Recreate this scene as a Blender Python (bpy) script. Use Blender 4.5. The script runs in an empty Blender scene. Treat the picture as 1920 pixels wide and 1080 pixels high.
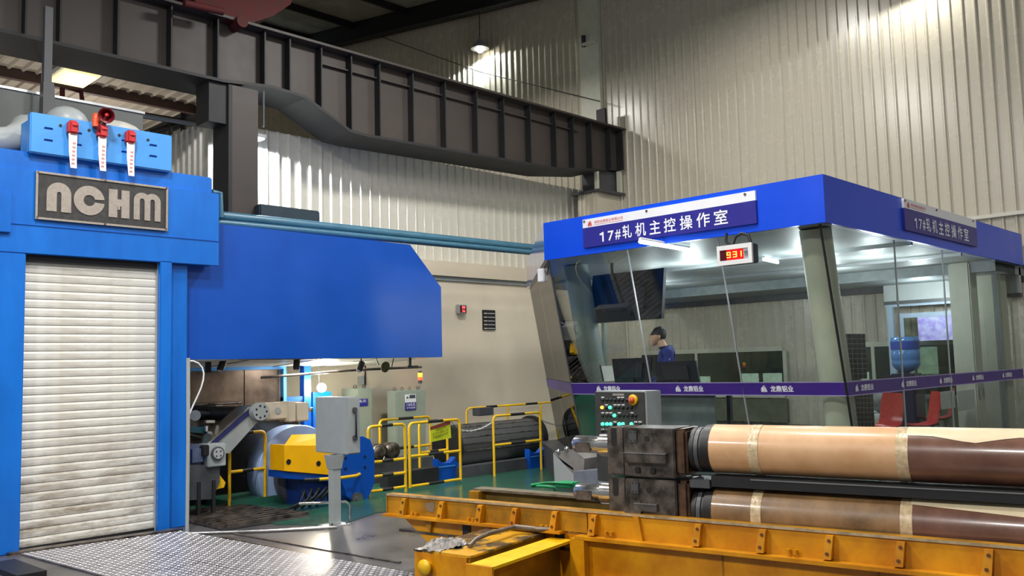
import bpy, bmesh, math, random
from mathutils import Vector, Matrix
random.seed(7)
S = bpy.context.scene
COL = S.collection
PI = math.pi

# ------------------------------------------------------------------ camera
F_PX, PITCH, ROLL, YAW = 1651.66, 0.0865012, -0.0256458, 0.7971729
CAM = Vector((0, 0, 1.8))
_fw = Vector((math.sin(YAW), math.cos(YAW), 0)); _rt = Vector((math.cos(YAW), -math.sin(YAW), 0)); _up = Vector((0, 0, 1))
_f = _fw * math.cos(PITCH) + _up * math.sin(PITCH); _u = _up * math.cos(PITCH) - _fw * math.sin(PITCH)
_r2 = _rt * math.cos(ROLL) + _u * math.sin(ROLL); _u2 = _u * math.cos(ROLL) - _rt * math.sin(ROLL)
cd = bpy.data.cameras.new('camera'); cam = bpy.data.objects.new('camera', cd); COL.objects.link(cam)
cd.sensor_width = 36; cd.lens = F_PX / 1920 * 36; cd.clip_start = 0.05; cd.clip_end = 200
m = Matrix((_r2, _u2, -_f)).transposed().to_4x4(); m.translation = CAM
cam.matrix_world = m
S.camera = cam

def P(px, py, X=None, Y=None, Z=None):
    """measured point: where the sight line of a photo pixel meets a wall, floor or level"""
    v = _r2 * ((px - 960) / F_PX) - _u2 * ((py - 540) / F_PX) + _f
    if X is not None: t = (X - CAM.x) / v.x
    elif Y is not None: t = (Y - CAM.y) / v.y
    else: t = (Z - CAM.z) / v.z
    return CAM + v * t

# ------------------------------------------------------------------ world, exposure, lights
W = bpy.data.worlds.new('world'); S.world = W; W.use_nodes = True
W.node_tree.nodes['Background'].inputs[0].default_value = (0.80, 0.86, 0.90, 1)
W.node_tree.nodes['Background'].inputs[1].default_value = 0.30
S.view_settings.view_transform = 'Standard'; S.view_settings.look = 'None'
S.view_settings.gamma = 1; S.view_settings.use_curve_mapping = False
S.view_settings.exposure = 0.0
S.cycles.max_bounces = 8; S.cycles.transparent_max_bounces = 24; S.cycles.use_denoising = True
S.cycles.sample_clamp_indirect = 4

def area(loc, size, power, col=(1, .96, .88), rot=(0, 0, 0), name='fill_area_light'):
    l = bpy.data.lights.new(name, 'AREA'); l.shape = 'DISK'; l.size = size; l.energy = power; l.color = col
    o = bpy.data.objects.new(name, l); o.location = loc; o.rotation_euler = rot; COL.objects.link(o); return o
def spot(loc, power, cone=150, blend=.3, col=(1, 1, 1), rad=.08, rot=(0, 0, 0), name='lamp_and_fill_light'):
    l = bpy.data.lights.new(name, 'SPOT'); l.energy = power; l.spot_size = math.radians(cone); l.spot_blend = blend
    l.color = col; l.shadow_soft_size = rad
    o = bpy.data.objects.new(name, l); o.location = loc; o.rotation_euler = rot; COL.objects.link(o); return o
def point(loc, power, col=(1, 1, 1), rad=.05, name='lamp_and_fill_light'):
    l = bpy.data.lights.new(name, 'POINT'); l.energy = power; l.color = col; l.shadow_soft_size = rad
    o = bpy.data.objects.new(name, l); o.location = loc; COL.objects.link(o); return o
for (x, y, z, pw) in ((2.2, 6.6, 7.9, 430), (5.6, 4.2, 8.0, 300), (8.6, 8.2, 8.4, 420), (-3.5, 5.5, 7.0, 620), (-3.0, .5, 6.6, 560), (13.6, -6.0, 9.3, 420), (13.2, 7.5, 9.0, 120), (12.8, 14.2, 8.6, 160)):
    area((x, y, z), .9, pw, (1, .97, .93))  # added out-of-view fill lights for the camera-facing sides and wall ribs
HL = P(900, 92, X=15.68)                                         # hanging lamp in view
spot(HL - Vector((0, 0, .05)), 1900, 166, .05, (.9, 1, .97))
spot(P(1700, -40, X=15.3), 90, 160, .1, (1, .98, .92))
spot((7.15, 12.66, 5.5), 520, 160, .1, (.8, .9, 1))            # lamp behind the beam foot
point((6.6, 18.6, 5.9), 130, (1, .95, .85), .2)  # fill point added to brighten the neighbouring roof deck
area((3, 17, 3.8), 2.0, 90, (1, .95, .85), (PI, 0, 0))  # upward fill light added for the neighbouring roof deck
point(P(603, 727, Y=11.6) - Vector((0, .12, .0)), 75, (1, .93, .75), .06)
area((7.2, 11.3, 1.9), .8, 90, (1, .97, .9))
for q_ in (Vector((10.6, 6.8, 2.8)), Vector((10.8, 5.2, 2.8)), Vector((13.2, 6.0, 2.85)), Vector((12.8, 9.0, 2.85)), Vector((12.2, 4.9, 2.75)), Vector((14.8, 5.2, 2.7))): point(q_, 36, (.86, .94, 1), .12)  # extra fill points added to brighten the cabin interior

# ------------------------------------------------------------------ materials
def lin(c): return tuple(((v / 255) / 12.92 if v / 255 <= .04045 else ((v / 255 + .055) / 1.055) ** 2.4) for v in c)
MATS = {}
def mat(name, rgb, rough=.5, metal=0, var=.12, scale=6, bump=0, rgb2=None, emit=0, spec=.5, stretch=(1, 1, 1), coat=0, thr=None):
    if name in MATS: return MATS[name]
    mm = bpy.data.materials.new(name); mm.use_nodes = True; nt = mm.node_tree; N = nt.nodes; L = nt.links
    b = N['Principled BSDF']; c = lin(rgb) + (1,)
    b.inputs['Roughness'].default_value = rough; b.inputs['Metallic'].default_value = metal
    b.inputs['Specular IOR Level'].default_value = spec
    if coat: b.inputs['Coat Weight'].default_value = coat; b.inputs['Coat Roughness'].default_value = .12
    tc = N.new('ShaderNodeTexCoord'); mp = N.new('ShaderNodeMapping'); mp.inputs['Scale'].default_value = stretch
    L.new(tc.outputs['Object'], mp.inputs[0])
    nz = N.new('ShaderNodeTexNoise'); nz.inputs['Scale'].default_value = scale; nz.inputs['Detail'].default_value = 5
    nz.inputs['Roughness'].default_value = .6
    L.new(mp.outputs[0], nz.inputs['Vector'])
    rp = N.new('ShaderNodeValToRGB')
    c2 = (lin(rgb2) + (1,)) if rgb2 else tuple(v * (1 - var * 2) for v in c[:3]) + (1,)
    lo, hi = thr if thr else (.35, .65)
    rp.color_ramp.elements[0].position = lo; rp.color_ramp.elements[1].position = hi
    rp.color_ramp.elements[0].color = c2; rp.color_ramp.elements[1].color = c
    L.new(nz.outputs['Fac'], rp.inputs[0]); L.new(rp.outputs[0], b.inputs['Base Color'])
    k_ = .2 if name.startswith('ribbed') else 1
    mr = N.new('ShaderNodeMapRange'); mr.inputs['To Min'].default_value = max(0, rough - .08 * k_); mr.inputs['To Max'].default_value = min(1, rough + .1 * k_)
    L.new(nz.outputs['Fac'], mr.inputs[0]); L.new(mr.outputs[0], b.inputs['Roughness'])
    if bump:
        bp = N.new('ShaderNodeBump'); bp.inputs['Strength'].default_value = bump; bp.inputs['Distance'].default_value = .02
        L.new(nz.outputs['Fac'], bp.inputs['Height']); L.new(bp.outputs[0], b.inputs['Normal'])
    if emit:
        b.inputs['Emission Color'].default_value = c; b.inputs['Emission Strength'].default_value = emit
    MATS[name] = mm; return mm
def glass(name, tint, refl=.9, base=.04, rough=.0):
    mm = bpy.data.materials.new(name); mm.use_nodes = True; nt = mm.node_tree; N = nt.nodes; L = nt.links
    N.remove(N['Principled BSDF']); out = N['Material Output']
    tr = N.new('ShaderNodeBsdfTransparent'); tr.inputs[0].default_value = lin(tint) + (1,)
    gl = N.new('ShaderNodeBsdfGlossy'); gl.inputs['Roughness'].default_value = rough; gl.inputs['Color'].default_value = (refl, refl, refl, 1)
    fr = N.new('ShaderNodeFresnel'); fr.inputs[0].default_value = 1.5
    mx = N.new('ShaderNodeMixShader'); L.new(fr.outputs[0], mx.inputs[0]); L.new(tr.outputs[0], mx.inputs[1]); L.new(gl.outputs[0], mx.inputs[2])
    L.new(mx.outputs[0], out.inputs[0]); MATS[name] = mm; return mm

rib_wall = mat('ribbed_steel_sheet', (190, 183, 166), .27, 0, 0, 3, spec=.6)
rib_wall2 = mat('ribbed_steel_sheet_pale', (206, 203, 190), .27, 0, 0, 3, spec=.6)
cream = mat('cream_plaster', (214, 202, 180), .7, 0, .04, 1.2)
conc = mat('dark_concrete', (92, 90, 90), .28, 0, .25, 1.1, .15, (52, 50, 52))
greenf = mat('green_epoxy_floor', (34, 92, 74), .22, 0, .2, 2.0, .05, (50, 84, 72))
blueM = mat('machine_blue_paint', (0, 108, 205), .38, 0, .10, 2.2, .02, (0, 92, 182), stretch=(1, 1, .35))
blueH = mat('hood_blue_paint', (0, 74, 172), .36, 0, .06, 1.5, .01)
blueP = mat('panel_light_blue', (70, 150, 225), .4, 0, .04, 4)
blueF = mat('fascia_blue', (0, 74, 222), .3, 0, .03, 2)
navyF = mat('sign_navy', (42, 38, 140), .35, 0, .05, 4)
white = mat('white_paint', (232, 232, 230), .45, 0, .04, 5)
signw = mat('sign_white', (235, 236, 240), .4, 0, .02, 5)
textw = mat('lettering_white', (240, 240, 248), .5, 0, .01, 5)
redtx = mat('lettering_red', (214, 50, 50), .5, 0, .01, 5)
beamM = mat('dark_painted_steel', (60, 52, 48), .55, 0, .16, 2.5, .05, (54, 48, 44))
beamD = mat('near_black_steel', (30, 30, 33), .6, 0, .2, 3)
slatM = mat('shutter_slat_white', (214, 212, 204), .42, 0, .10, 3.5, .02, (186, 180, 166), stretch=(1, 1, 2), thr=(.25, .55))
plateB = mat('nameplate_black', (58, 57, 56), .5, 0, .2, 20)
plateS = mat('brushed_nickel', (170, 160, 150), .4, .3, .08, 30)
yel = mat('safety_yellow', (230, 182, 16), .38, 0, .08, 8)
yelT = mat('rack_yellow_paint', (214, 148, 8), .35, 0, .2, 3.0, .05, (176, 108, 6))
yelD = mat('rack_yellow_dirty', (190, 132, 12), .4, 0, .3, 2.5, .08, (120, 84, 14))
blk = mat('black_rubber', (24, 24, 26), .5, 0, .1, 10)
blkG = mat('black_gloss', (14, 16, 20), .42, 0, .1, 3)
greyC = mat('cabinet_grey', (158, 164, 164), .4, 0, .04, 6)
greyG = mat('cabinet_green_grey', (150, 160, 146), .45, 0, .05, 4)
greyD = mat('dark_grey_paint', (74, 76, 80), .45, 0, .12, 5)
greyT = mat('tank_grey', (92, 97, 95), .5, 0, .06, 2)
steel = mat('machined_steel', (150, 146, 142), .28, .85, .25, 7, .05, (84, 78, 72))
steelD = mat('oily_dark_steel', (124, 114, 106), .3, .55, .35, 7, .06, (52, 48, 45))
steelB = mat('polished_steel', (205, 203, 200), .18, .95, .08, 12)
stain = mat('stained_stainless', (150, 132, 118), .3, .7, .3, 1.6, .04, (84, 70, 62))
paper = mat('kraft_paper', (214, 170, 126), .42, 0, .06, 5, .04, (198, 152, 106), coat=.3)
paperW = mat('waxed_paper_pale', (232, 214, 178), .3, 0, .06, 4, .03, coat=.35)
paperB = mat('brown_film', (122, 84, 68), .3, 0, .18, 5, .05, coat=.4)
tapeM = mat('clear_tape', (214, 190, 150), .18, 0, .15, 30, .2, coat=.5)
treadM = mat('tread_plate', (140, 137, 140), .34, .35, .15, 5, rgb2=(104, 101, 102))
treadB = mat('tread_lozenge', (238, 236, 240), .28, .35, .05, 8)
red = mat('red_plastic', (190, 40, 44), .3, 0, .06, 8)
redD = mat('horn_maroon', (110, 18, 30), .35, 0, .1, 8)
craneR = mat('crane_red', (84, 14, 12), .75, 0, .2, 5)
purple = mat('stripe_purple', (62, 34, 128), .4, 0, .06, 6)
deckM = mat('roof_deck_sheet', (168, 158, 146), .45, 0, .08, 2)
roofD = mat('roof_underside_dark', (172, 172, 158), .7, 0, .15, 2)
pipeM = mat('teal_pipe_paint', (56, 104, 126), .4, 0, .08, 6)
colM = mat('cream_column', (196, 196, 178), .45, 0, .05, 5)
colG = mat('grey_green_column', (140, 150, 142), .45, 0, .05, 5)
alum = mat('aluminium_profile', (196, 200, 202), .3, .5, .05, 10)
coilM = mat('pale_blue_coil', (158, 182, 226), .3, .2, .05, 4)
deskM = mat('desk_pale', (180, 186, 190), .5, 0, .05, 5)
skin = mat('skin', (206, 160, 134), .5, 0, .04, 12)
hair = mat('black_hair', (18, 16, 18), .6, 0, .2, 30)
cloth = mat('navy_workwear', (28, 44, 128), .75, 0, .12, 14, .15)
ragM = mat('grey_rag', (176, 172, 168), .9, 0, .3, 14, .25, (92, 88, 86))
hoseM = mat('oily_hose', (120, 108, 96), .35, .3, .2, 8)
greenG = mat('green_strap', (20, 140, 84), .5, 0, .1, 10)
darkW = mat('window_beyond_dark', (62, 70, 70), .25, 0, .2, 2, rgb2=(112, 118, 108))
doorM = mat('door_frame_blue_grey', (150, 168, 186), .4, 0, .04, 5)
wall_in = mat('cabin_lining', (170, 176, 174), .5, 0, .04, 3)
posterM = mat('poster_purple', (140, 124, 206), .5, 0, .2, 9, rgb2=(188, 190, 226))
bottle = mat('water_bottle_blue', (70, 120, 178), .12, 0, .06, 6, coat=.4)
bottleL = mat('bottle_label', (24, 60, 150), .4)
chairR = mat('red_chair_plastic', (176, 34, 30), .28, 0, .1, 6)
tubeE = mat('lit_tube', (225, 240, 255), .5, emit=9, var=0)
lampE = mat('lit_lamp', (255, 252, 235), .5, emit=40, var=0)
warmE = mat('lit_warm', (255, 232, 170), .5, emit=1.1, var=0)
floodE = mat('lit_flood', (255, 244, 205), .5, emit=60, var=0)
ledR = mat('led_red_panel', (190, 0, 12), .3, emit=.8, var=0)
ledRd = mat('led_dark_red', (70, 0, 8), .3, emit=.25, var=0)
ledY = mat('led_digit', (255, 196, 70), .3, emit=3, var=0)
ledP = mat('led_digit_pink', (255, 90, 90), .3, emit=3, var=0)
ledG = mat('led_green', (70, 240, 170), .3, emit=2.4, var=0)
ledA = mat('led_amber', (255, 190, 60), .3, emit=2, var=0)
beacR = mat('beacon_red', (255, 70, 40), .3, emit=3, var=0)
beacY = mat('beacon_amber', (255, 180, 40), .3, emit=4, var=0)
skyE = mat('daylit_pane', (206, 224, 212), .4, emit=.5, var=.25, scale=5, rgb2=(120, 140, 122))
yelS = mat('warning_sign_yellow', (196, 204, 30), .5, 0, .05, 6)
brown = mat('dark_olive_cover', (80, 74, 44), .7, 0, .3, 12, .3)
gPane = glass('cabin_glass', (238, 245, 240), .36)
gPane2 = glass('window_glass', (228, 234, 228), .7)
gPlate = glass('tag_plastic', (235, 235, 235), .7)

# ------------------------------------------------------------------ mesh helpers
WL = {}
class MB:
    def __init__(s): s.v = []; s.f = []; s.sm = []
    def add(s, vs, fs, smooth=False):
        o = len(s.v); s.v += [Vector(v) for v in vs]; s.f += [tuple(i + o for i in f) for f in fs]; s.sm += [smooth] * len(fs); return s
    def hexa(s, p):
        """8 corners: bottom 4 then top 4, both counter-clockwise"""
        return s.add(p, [(3, 2, 1, 0), (4, 5, 6, 7), (0, 1, 5, 4), (1, 2, 6, 5), (2, 3, 7, 6), (3, 0, 4, 7)])
    def box(s, x0, x1, y0, y1, z0, z1):
        return s.hexa([(x0, y0, z0), (x1, y0, z0), (x1, y1, z0), (x0, y1, z0), (x0, y0, z1), (x1, y0, z1), (x1, y1, z1), (x0, y1, z1)])
    def bbox(s, x0, x1, y0, y1, z0, z1, b=.01):
        bm = bmesh.new(); bmesh.ops.create_cube(bm, size=1)
        for v in bm.verts: v.co = Vector(((x0 + x1) / 2 + v.co.x * (x1 - x0), (y0 + y1) / 2 + v.co.y * (y1 - y0), (z0 + z1) / 2 + v.co.z * (z1 - z0)))
        b = min(b, .45 * min(x1 - x0, y1 - y0, z1 - z0))
        bmesh.ops.bevel(bm, geom=bm.edges[:], offset=b, segments=2, affect='EDGES')
        s.bm(bm); return s
    def bm(s, bm, smooth=False):
        bm.verts.index_update(); s.add([v.co.copy() for v in bm.verts], [[v.index for v in f.verts] for f in bm.faces], smooth); bm.free(); return s
    def prism(s, poly, d):
        """closed polygon (3-D points) swept by vector d"""
        d = Vector(d); n = len(poly); a = [Vector(p) for p in poly]
        nrm = Vector((0, 0, 0))
        for i in range(n): nrm += a[i].cross(a[(i + 1) % n])
        if nrm.dot(d) > 0: a = a[::-1]
        b = [p + d for p in a]
        return s.add(a + b, [tuple(range(n)), tuple(range(2 * n - 1, n - 1, -1))] + [(i, i + n, (i + 1) % n + n, (i + 1) % n) for i in range(n)])
    def tube(s, pts, r, seg=10, cap=True):
        pts = [Vector(p) for p in pts]; n = len(pts); rs = r if isinstance(r, (list, tuple)) else [r] * n
        vs = []; ref = None
        for i, p in enumerate(pts):
            t = (pts[min(i + 1, n - 1)] - pts[max(i - 1, 0)]).normalized()
            if ref is None: ref = t.orthogonal().normalized()
            ref = (ref - t * ref.dot(t)).normalized(); bi = t.cross(ref)
            vs += [p + (ref * math.cos(k * 2 * PI / seg) + bi * math.sin(k * 2 * PI / seg)) * rs[i] for k in range(seg)]
        fs = [(i * seg + k, i * seg + (k + 1) % seg, (i + 1) * seg + (k + 1) % seg, (i + 1) * seg + k) for i in range(n - 1) for k in range(seg)]
        s.add(vs, fs, True)
        if cap: s.add(vs[:seg], [tuple(range(seg - 1, -1, -1))]); s.add(vs[-seg:], [tuple(range(seg))])
        return s
    def cyl(s, a, b, r, seg=20, r2=None): return s.tube([a, b], [r, r if r2 is None else r2], seg)
    def lathe(s, prof, c, axis=(0, 0, 1), seg=24):
        """profile of (radius, height) along axis from c"""
        ax = Vector(axis).normalized(); c = Vector(c)
        q = Vector((0, 0, 1)).rotation_difference(ax); vs = []
        for (r, h) in prof:
            for k in range(seg): vs.append(c + q @ Vector((r * math.cos(k * 2 * PI / seg), r * math.sin(k * 2 * PI / seg), h)))
        n = len(prof)
        s.add(vs, [(i * seg + k, i * seg + (k + 1) % seg, (i + 1) * seg + (k + 1) % seg, (i + 1) * seg + k) for i in range(n - 1) for k in range(seg)], True)
        if prof[0][0] > 1e-4: s.add(vs[:seg], [tuple(range(seg - 1, -1, -1))])
        if prof[-1][0] > 1e-4: s.add(vs[-seg:], [tuple(range(seg))])
        return s
    def ball(s, c, r, sc=(1, 1, 1), u=16, v=10):
        bm = bmesh.new(); bmesh.ops.create_uvsphere(bm, u_segments=u, v_segments=v, radius=r)
        for q in bm.verts: q.co = Vector((q.co.x * sc[0], q.co.y * sc[1], q.co.z * sc[2])) + Vector(c)
        return s.bm(bm, True)
def obj(name, mb, material, parent=None, kind=None, label=None):
    off = WL.get(parent.name, Vector((0, 0, 0))) if parent else Vector((0, 0, 0))
    me = bpy.data.meshes.new(name)
    me.from_pydata([tuple(v - off) for v in mb.v], [], mb.f); me.polygons.foreach_set('use_smooth', mb.sm)
    me.update(); me.materials.append(material)
    o = bpy.data.objects.new(name, me); COL.objects.link(o)
    if parent: o.parent = parent
    WL[o.name] = off
    if kind: o['kind'] = kind
    if label: o['label'] = label
    return o
def thing(name, label, cat, loc=(0, 0, 0), group=None):
    o = bpy.data.objects.new(name, None); COL.objects.link(o); o.location = loc; o.empty_display_size = .1
    o['label'] = label; o['category'] = cat
    if group: o['group'] = group
    WL[o.name] = Vector(loc); return o
def tag(o, label, cat, group=None):
    o['label'] = label; o['category'] = cat
    if group: o['group'] = group
    return o
def struct(name, mb, material, parent=None):
    o = obj(name, mb, material, parent)
    if not parent: o['kind'] = 'structure'
    return o
def share(src, parent, dloc):
    c = src.copy(); COL.objects.link(c); c.parent = parent; c.location = src.location + Vector(dloc); return c
def kids(o): return [c for c in bpy.data.objects if c.parent == o]
def copy_tree(o, d=None, parent=None):
    c = o.copy(); COL.objects.link(c)
    if parent: c.parent = parent
    if d is not None: c.location = o.location + Vector(d)
    for ch in kids(o): copy_tree(ch, None, c)
    return c
def letters(txt, box, rotz, material, name, parent=None, ext=.003, bold=0.0, center=False):
    """flat writing fitted into a box: box = (lower-left corner, width, height); rotz turns an upright south-facing text"""
    cu = bpy.data.curves.new('w', 'FONT'); cu.body = txt; cu.size = 1; cu.offset = bold; cu.resolution_u = 2
    to = bpy.data.objects.new('w', cu); COL.objects.link(to); bpy.context.view_layer.update()
    me = bpy.data.meshes.new_from_object(to.evaluated_get(bpy.context.evaluated_depsgraph_get()))
    bpy.data.objects.remove(to)
    xs = [v.co.x for v in me.vertices]; ys = [v.co.y for v in me.vertices]
    x0, x1, y0, y1 = min(xs), max(xs), min(ys), max(ys)
    (c, w, h) = box; c = Vector(c); sx = w / (x1 - x0); sy = h / (y1 - y0)
    R = Matrix.Rotation(rotz, 3, 'Z') @ Matrix.Rotation(PI / 2, 3, 'X')
    mb = MB(); mb.add([c + R @ Vector(((v.co.x - x0) * sx, (v.co.y - y0) * sy, 0)) for v in me.vertices], [tuple(p.vertices) for p in me.polygons])
    nrm = R @ Vector((0, 0, 1))
    if txt == '1':                      # a one with its flag
        mb = MB(); mb.add([c + R @ Vector((u * w, v * h, 0)) for u, v in ((.62, 0), (1, 0), (1, 1), (.70, 1), (.62, .96), (.62, .70), (0, .70), (0, .85))], [(0, 1, 2, 3, 4, 5), (5, 4, 7, 6)])
    mb.v = [v + nrm * ext for v in mb.v]
    bpy.data.meshes.remove(me)
    return obj(name, mb, material, parent)

# ------------------------------------------------------------------ floor
struct('floor', MB().box(-8, 22, -8, 34, -.2, 0), conc)
gp = [P(430, 962, Z=0), P(520, 985, Z=0), P(640, 985, Z=0), P(705, 962, Z=0), P(860, 948, Z=0), P(1010, 945, Z=0), Vector((9.2, 7.2, 0)), Vector((15.9, 7.4, 0)), Vector((15.9, 12.6, 0)), Vector((5.2, 12.6, 0)), Vector((5.2, 10.9, 0))]
t_ = struct('floor_green', MB().prism([(p.x, p.y, .001) for p in gp], (0, 0, .006)), greenf)

# tread plate walkway before the shutter
tp = [P(20, 1040, Z=0), P(348, 1000, Z=0), P(795, 1085, Z=0)]
a0 = Vector((3.0, 10.0, 0)); 
ex = (Vector((4.62, 9.86, 0)) - a0).normalized(); ey = Vector((.09, -1, 0)).normalized()
ey = (Vector((5.0, 5.9, 0)) - Vector((4.62, 9.86, 0))).normalized()
walk = thing('tread_plate_walkway', 'bright metal tread plate walkway on the floor before the white shutter', 'floor plate', tuple(a0))
wid = (Vector((4.62, 9.86, 0)) - a0).length
for i, len_ in enumerate((1.9, 1.9, .45)):
    for j in range(2):
        b0 = a0 + ey * (i * 1.9) + ex * (j * wid / 2); e1 = ex * (wid / 2 - .012); e2 = ey * (len_ - .012)
        obj('plate', MB().prism([b0 + Vector((0, 0, .004)), b0 + e1 + Vector((0, 0, .004)), b0 + e1 + e2 + Vector((0, 0, .004)), b0 + e2 + Vector((0, 0, .004))], (0, 0, .012)), treadM, walk)
mb = MB(); pitch = .058; n1 = int(wid / pitch); n2 = int(5.6 / pitch)
for i in range(n1):
    for j in range(n2):
        c = a0 + ex * ((i + .5) * pitch) + ey * ((j + .5) * pitch) + Vector((0, 0, .016))
        if j * pitch > 4.15: continue
        d = (ex + ey) if (i + j) % 2 else (ex - ey); d = d.normalized() * .021; e = d.cross(Vector((0, 0, 1))).normalized() * .0065
        z = Vector((0, 0, .004))
        mb.add([c - d, c + e, c + d, c - e, c - d * .5 + z, c + d * .5 + z], [(0, 3, 4), (0, 4, 1), (1, 4, 5), (1, 5, 2), (2, 5, 3), (3, 5, 4)])
obj('tread_pattern', mb, treadB, walk, kind='stuff')
# curb and steel sill
si = thing('steel_sill', 'dark steel sill along the bottom of the white shutter', 'sill', (3, 10.1, 0))
obj('sill_bar', MB().prism([a0 + Vector((-.1, .03, 0)), a0 + Vector((-.1, .16, 0)), Vector((4.66, 10.02, 0)), Vector((4.66, 9.9, 0))], (0, 0, .03)), steelD, si)
# rails / cable ducts in the floor right of the walkway
def floor_strip(a, b, w, h, name, label, material, cat):
    a = Vector(a); b = Vector(b); s = (b - a).cross(Vector((0, 0, 1))).normalized() * w / 2
    return tag(obj(name, MB().prism([a - s, b - s, b + s, a + s], (0, 0, h)), material), label, cat)
floor_strip(P(418, 1008, Z=0), P(745, 1072, Z=0), .05, .012, 'floor_rail', 'long dark steel floor rail running beside the tread plate walkway', steelD, 'rail')
floor_strip(P(440, 1002, Z=0), P(750, 1056, Z=0), .04, .012, 'floor_rail', 'second dark floor rail, nearer the grey control post', steelD, 'rail')
floor_strip(P(0, 1062, Z=0), P(60, 1085, Z=0), .25, .05, 'cable_cover', 'flat black cable cover at the foot of the left blue column', blk, 'cable cover')

# floor grating
gr = thing('floor_grating', 'dark steel bar grating over the pit beside the right blue column', 'grating', (5.2, 10.2, 0))
obj('pit_cover', MB().box(4.95, 6.1, 9.5, 11.2, .002, .01), blk, gr)
for i in range(11):
    y = 9.62 + i * .14
    obj('grate_bar', MB().box(4.95, 6.15 - i * .02, y, y + .05, .01, .05), steelD, gr)
pr = thing('pit_edge_rail', 'thin shiny metal edge strip along the front of the dark grating', 'edge strip', tuple(P(350, 1000, Z=0)))
obj('strip', MB().tube([P(352, 1000, Z=.02), P(500, 995, Z=.02), P(632, 988, Z=.02)], .018, 8), steelB, pr)

# ------------------------------------------------------------------ ribbed walls
def rib_panel(w, z0, z1, ribs, depth=.035):
    """sheet panel in local x (width) / y (towards viewer = -y)"""
    pts = []; p = w / ribs
    for i in range(ribs):
        b = i * p
        pts += [(b, 0), (b + p * .62, 0), (b + p * .72, -depth), (b + p * .84, -depth), (b + p * .94, 0)]
    pts.append((w, 0)); return pts
def rib_mesh(name, w, z0, z1, ribs, depth=.035):
    pts = rib_panel(w, z0, z1, ribs, depth); n = len(pts)
    me = bpy.data.meshes.new(name)
    vs = [(x, y, z0) for x, y in pts] + [(x, y, z1) for x, y in pts]
    me.from_pydata(vs, [], [(i, i + 1, i + 1 + n, i + n) for i in range(n - 1)]); me.update(); return me
def rib_wall_build(name, origin, rotz, n, w, z0, z1, ribs, material, back, depth=.035, part='wall_panel'):
    """backing slab + individual ribbed sheets; origin = start corner, panels march along local +x"""
    R = Matrix.Rotation(rotz, 4, 'Z'); o = Vector(origin)
    mb = MB(); T = lambda x, y, z: o + (R.to_3x3() @ Vector((x, y, 0))) + Vector((0, 0, z))
    mb.hexa([T(0, .02, z0), T(n * w, .02, z0), T(n * w, back, z0), T(0, back, z0), T(0, .02, z1), T(n * w, .02, z1), T(n * w, back, z1), T(0, back, z1)])
    root = struct(name, mb, material)
    me = rib_mesh(part, w - .004, z0, z1, ribs, depth); me.materials.append(material)
    for i in range(n):
        q = bpy.data.objects.new(part, me); COL.objects.link(q); q.parent = root
        q.location = T(i * w, 0, 0); q.rotation_euler = (0, 0, rotz)
    return root
# right wall X = 16 (reads from far to near along -Y)
rib_wall_build('wall_right', (16, 30, 0), -PI / 2, 34, 1.0, 0, 13.2, 5, rib_wall, .25)
# partition Y = 12.9 above the cream plinth
rib_wall_build('wall_back', (6.45, 12.9, 0), 0, 9, 1.055, 3.8, 5.78, 5, rib_wall2, .12)
# its return, receding to the back
rib_wall_build('wall_left', (6.45, 17.9, 0), -PI / 2, 5, 1.0, 3.2, 5.78, 5, rib_wall2, .12)
struct('trim_1', MB().box(6.40, 6.52, 12.82, 12.94, 3.2, 5.84), colM)
pl = struct('wall_lower', MB().box(6.45, 15.95, 12.7, 13.0, 0, 3.78), cream)
struct('trim_2', MB().box(6.45, 15.95, 12.60, 12.72, 3.52, 3.80), cream)
struct('trim_3', MB().box(6.45, 15.95, 12.66, 12.70, 3.44, 3.52), greyC)
# horizontal flashing on right wall
struct('trim_4', MB().box(15.90, 16.0, -3.0, 4.9, 4.02, 4.08), rib_wall2)
struct('trim_5', MB().bbox(15.86, 15.96, 12.45, 13.05, 6.1, 12.2, .01), colM)

# corner column box with bracket
cc = thing('corner_column_casing', 'ribbed grey sheet casing of the corner column under the crane beam end', 'column casing', (15.4, 12.6, 0))
x0, x1, y0, y1 = 15.1, 15.95, 12.05, 12.6
obj('casing', MB().box(x0, x1, y0, y1, 0, 5.55), rib_wall, cc)
for i in range(4): obj('rib', MB().box(x0 - .03, x0, y0 + .08 + i * .12, y0 + .11 + i * .12, 0, 5.55), rib_wall, cc)
obj('ledge', MB().box(x0 - .08, x1, y0 - .14, y1 + .14, 5.55, 5.6), greyD, cc)
obj('recess', MB().box(x0 + .1, x1, y0 + .05, y1 - .05, 5.6, 6.1), greyD, cc)
obj('side_post', MB().box(x0 + .0, x0 + .07, y0 - .02, y0 + .06, 5.6, 6.1), colM, cc)
obj('side_post', MB().box(x1 - .15, x1 - .07, y0 - .12, y0 - .02, 5.6, 6.1), colM, cc)

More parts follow.
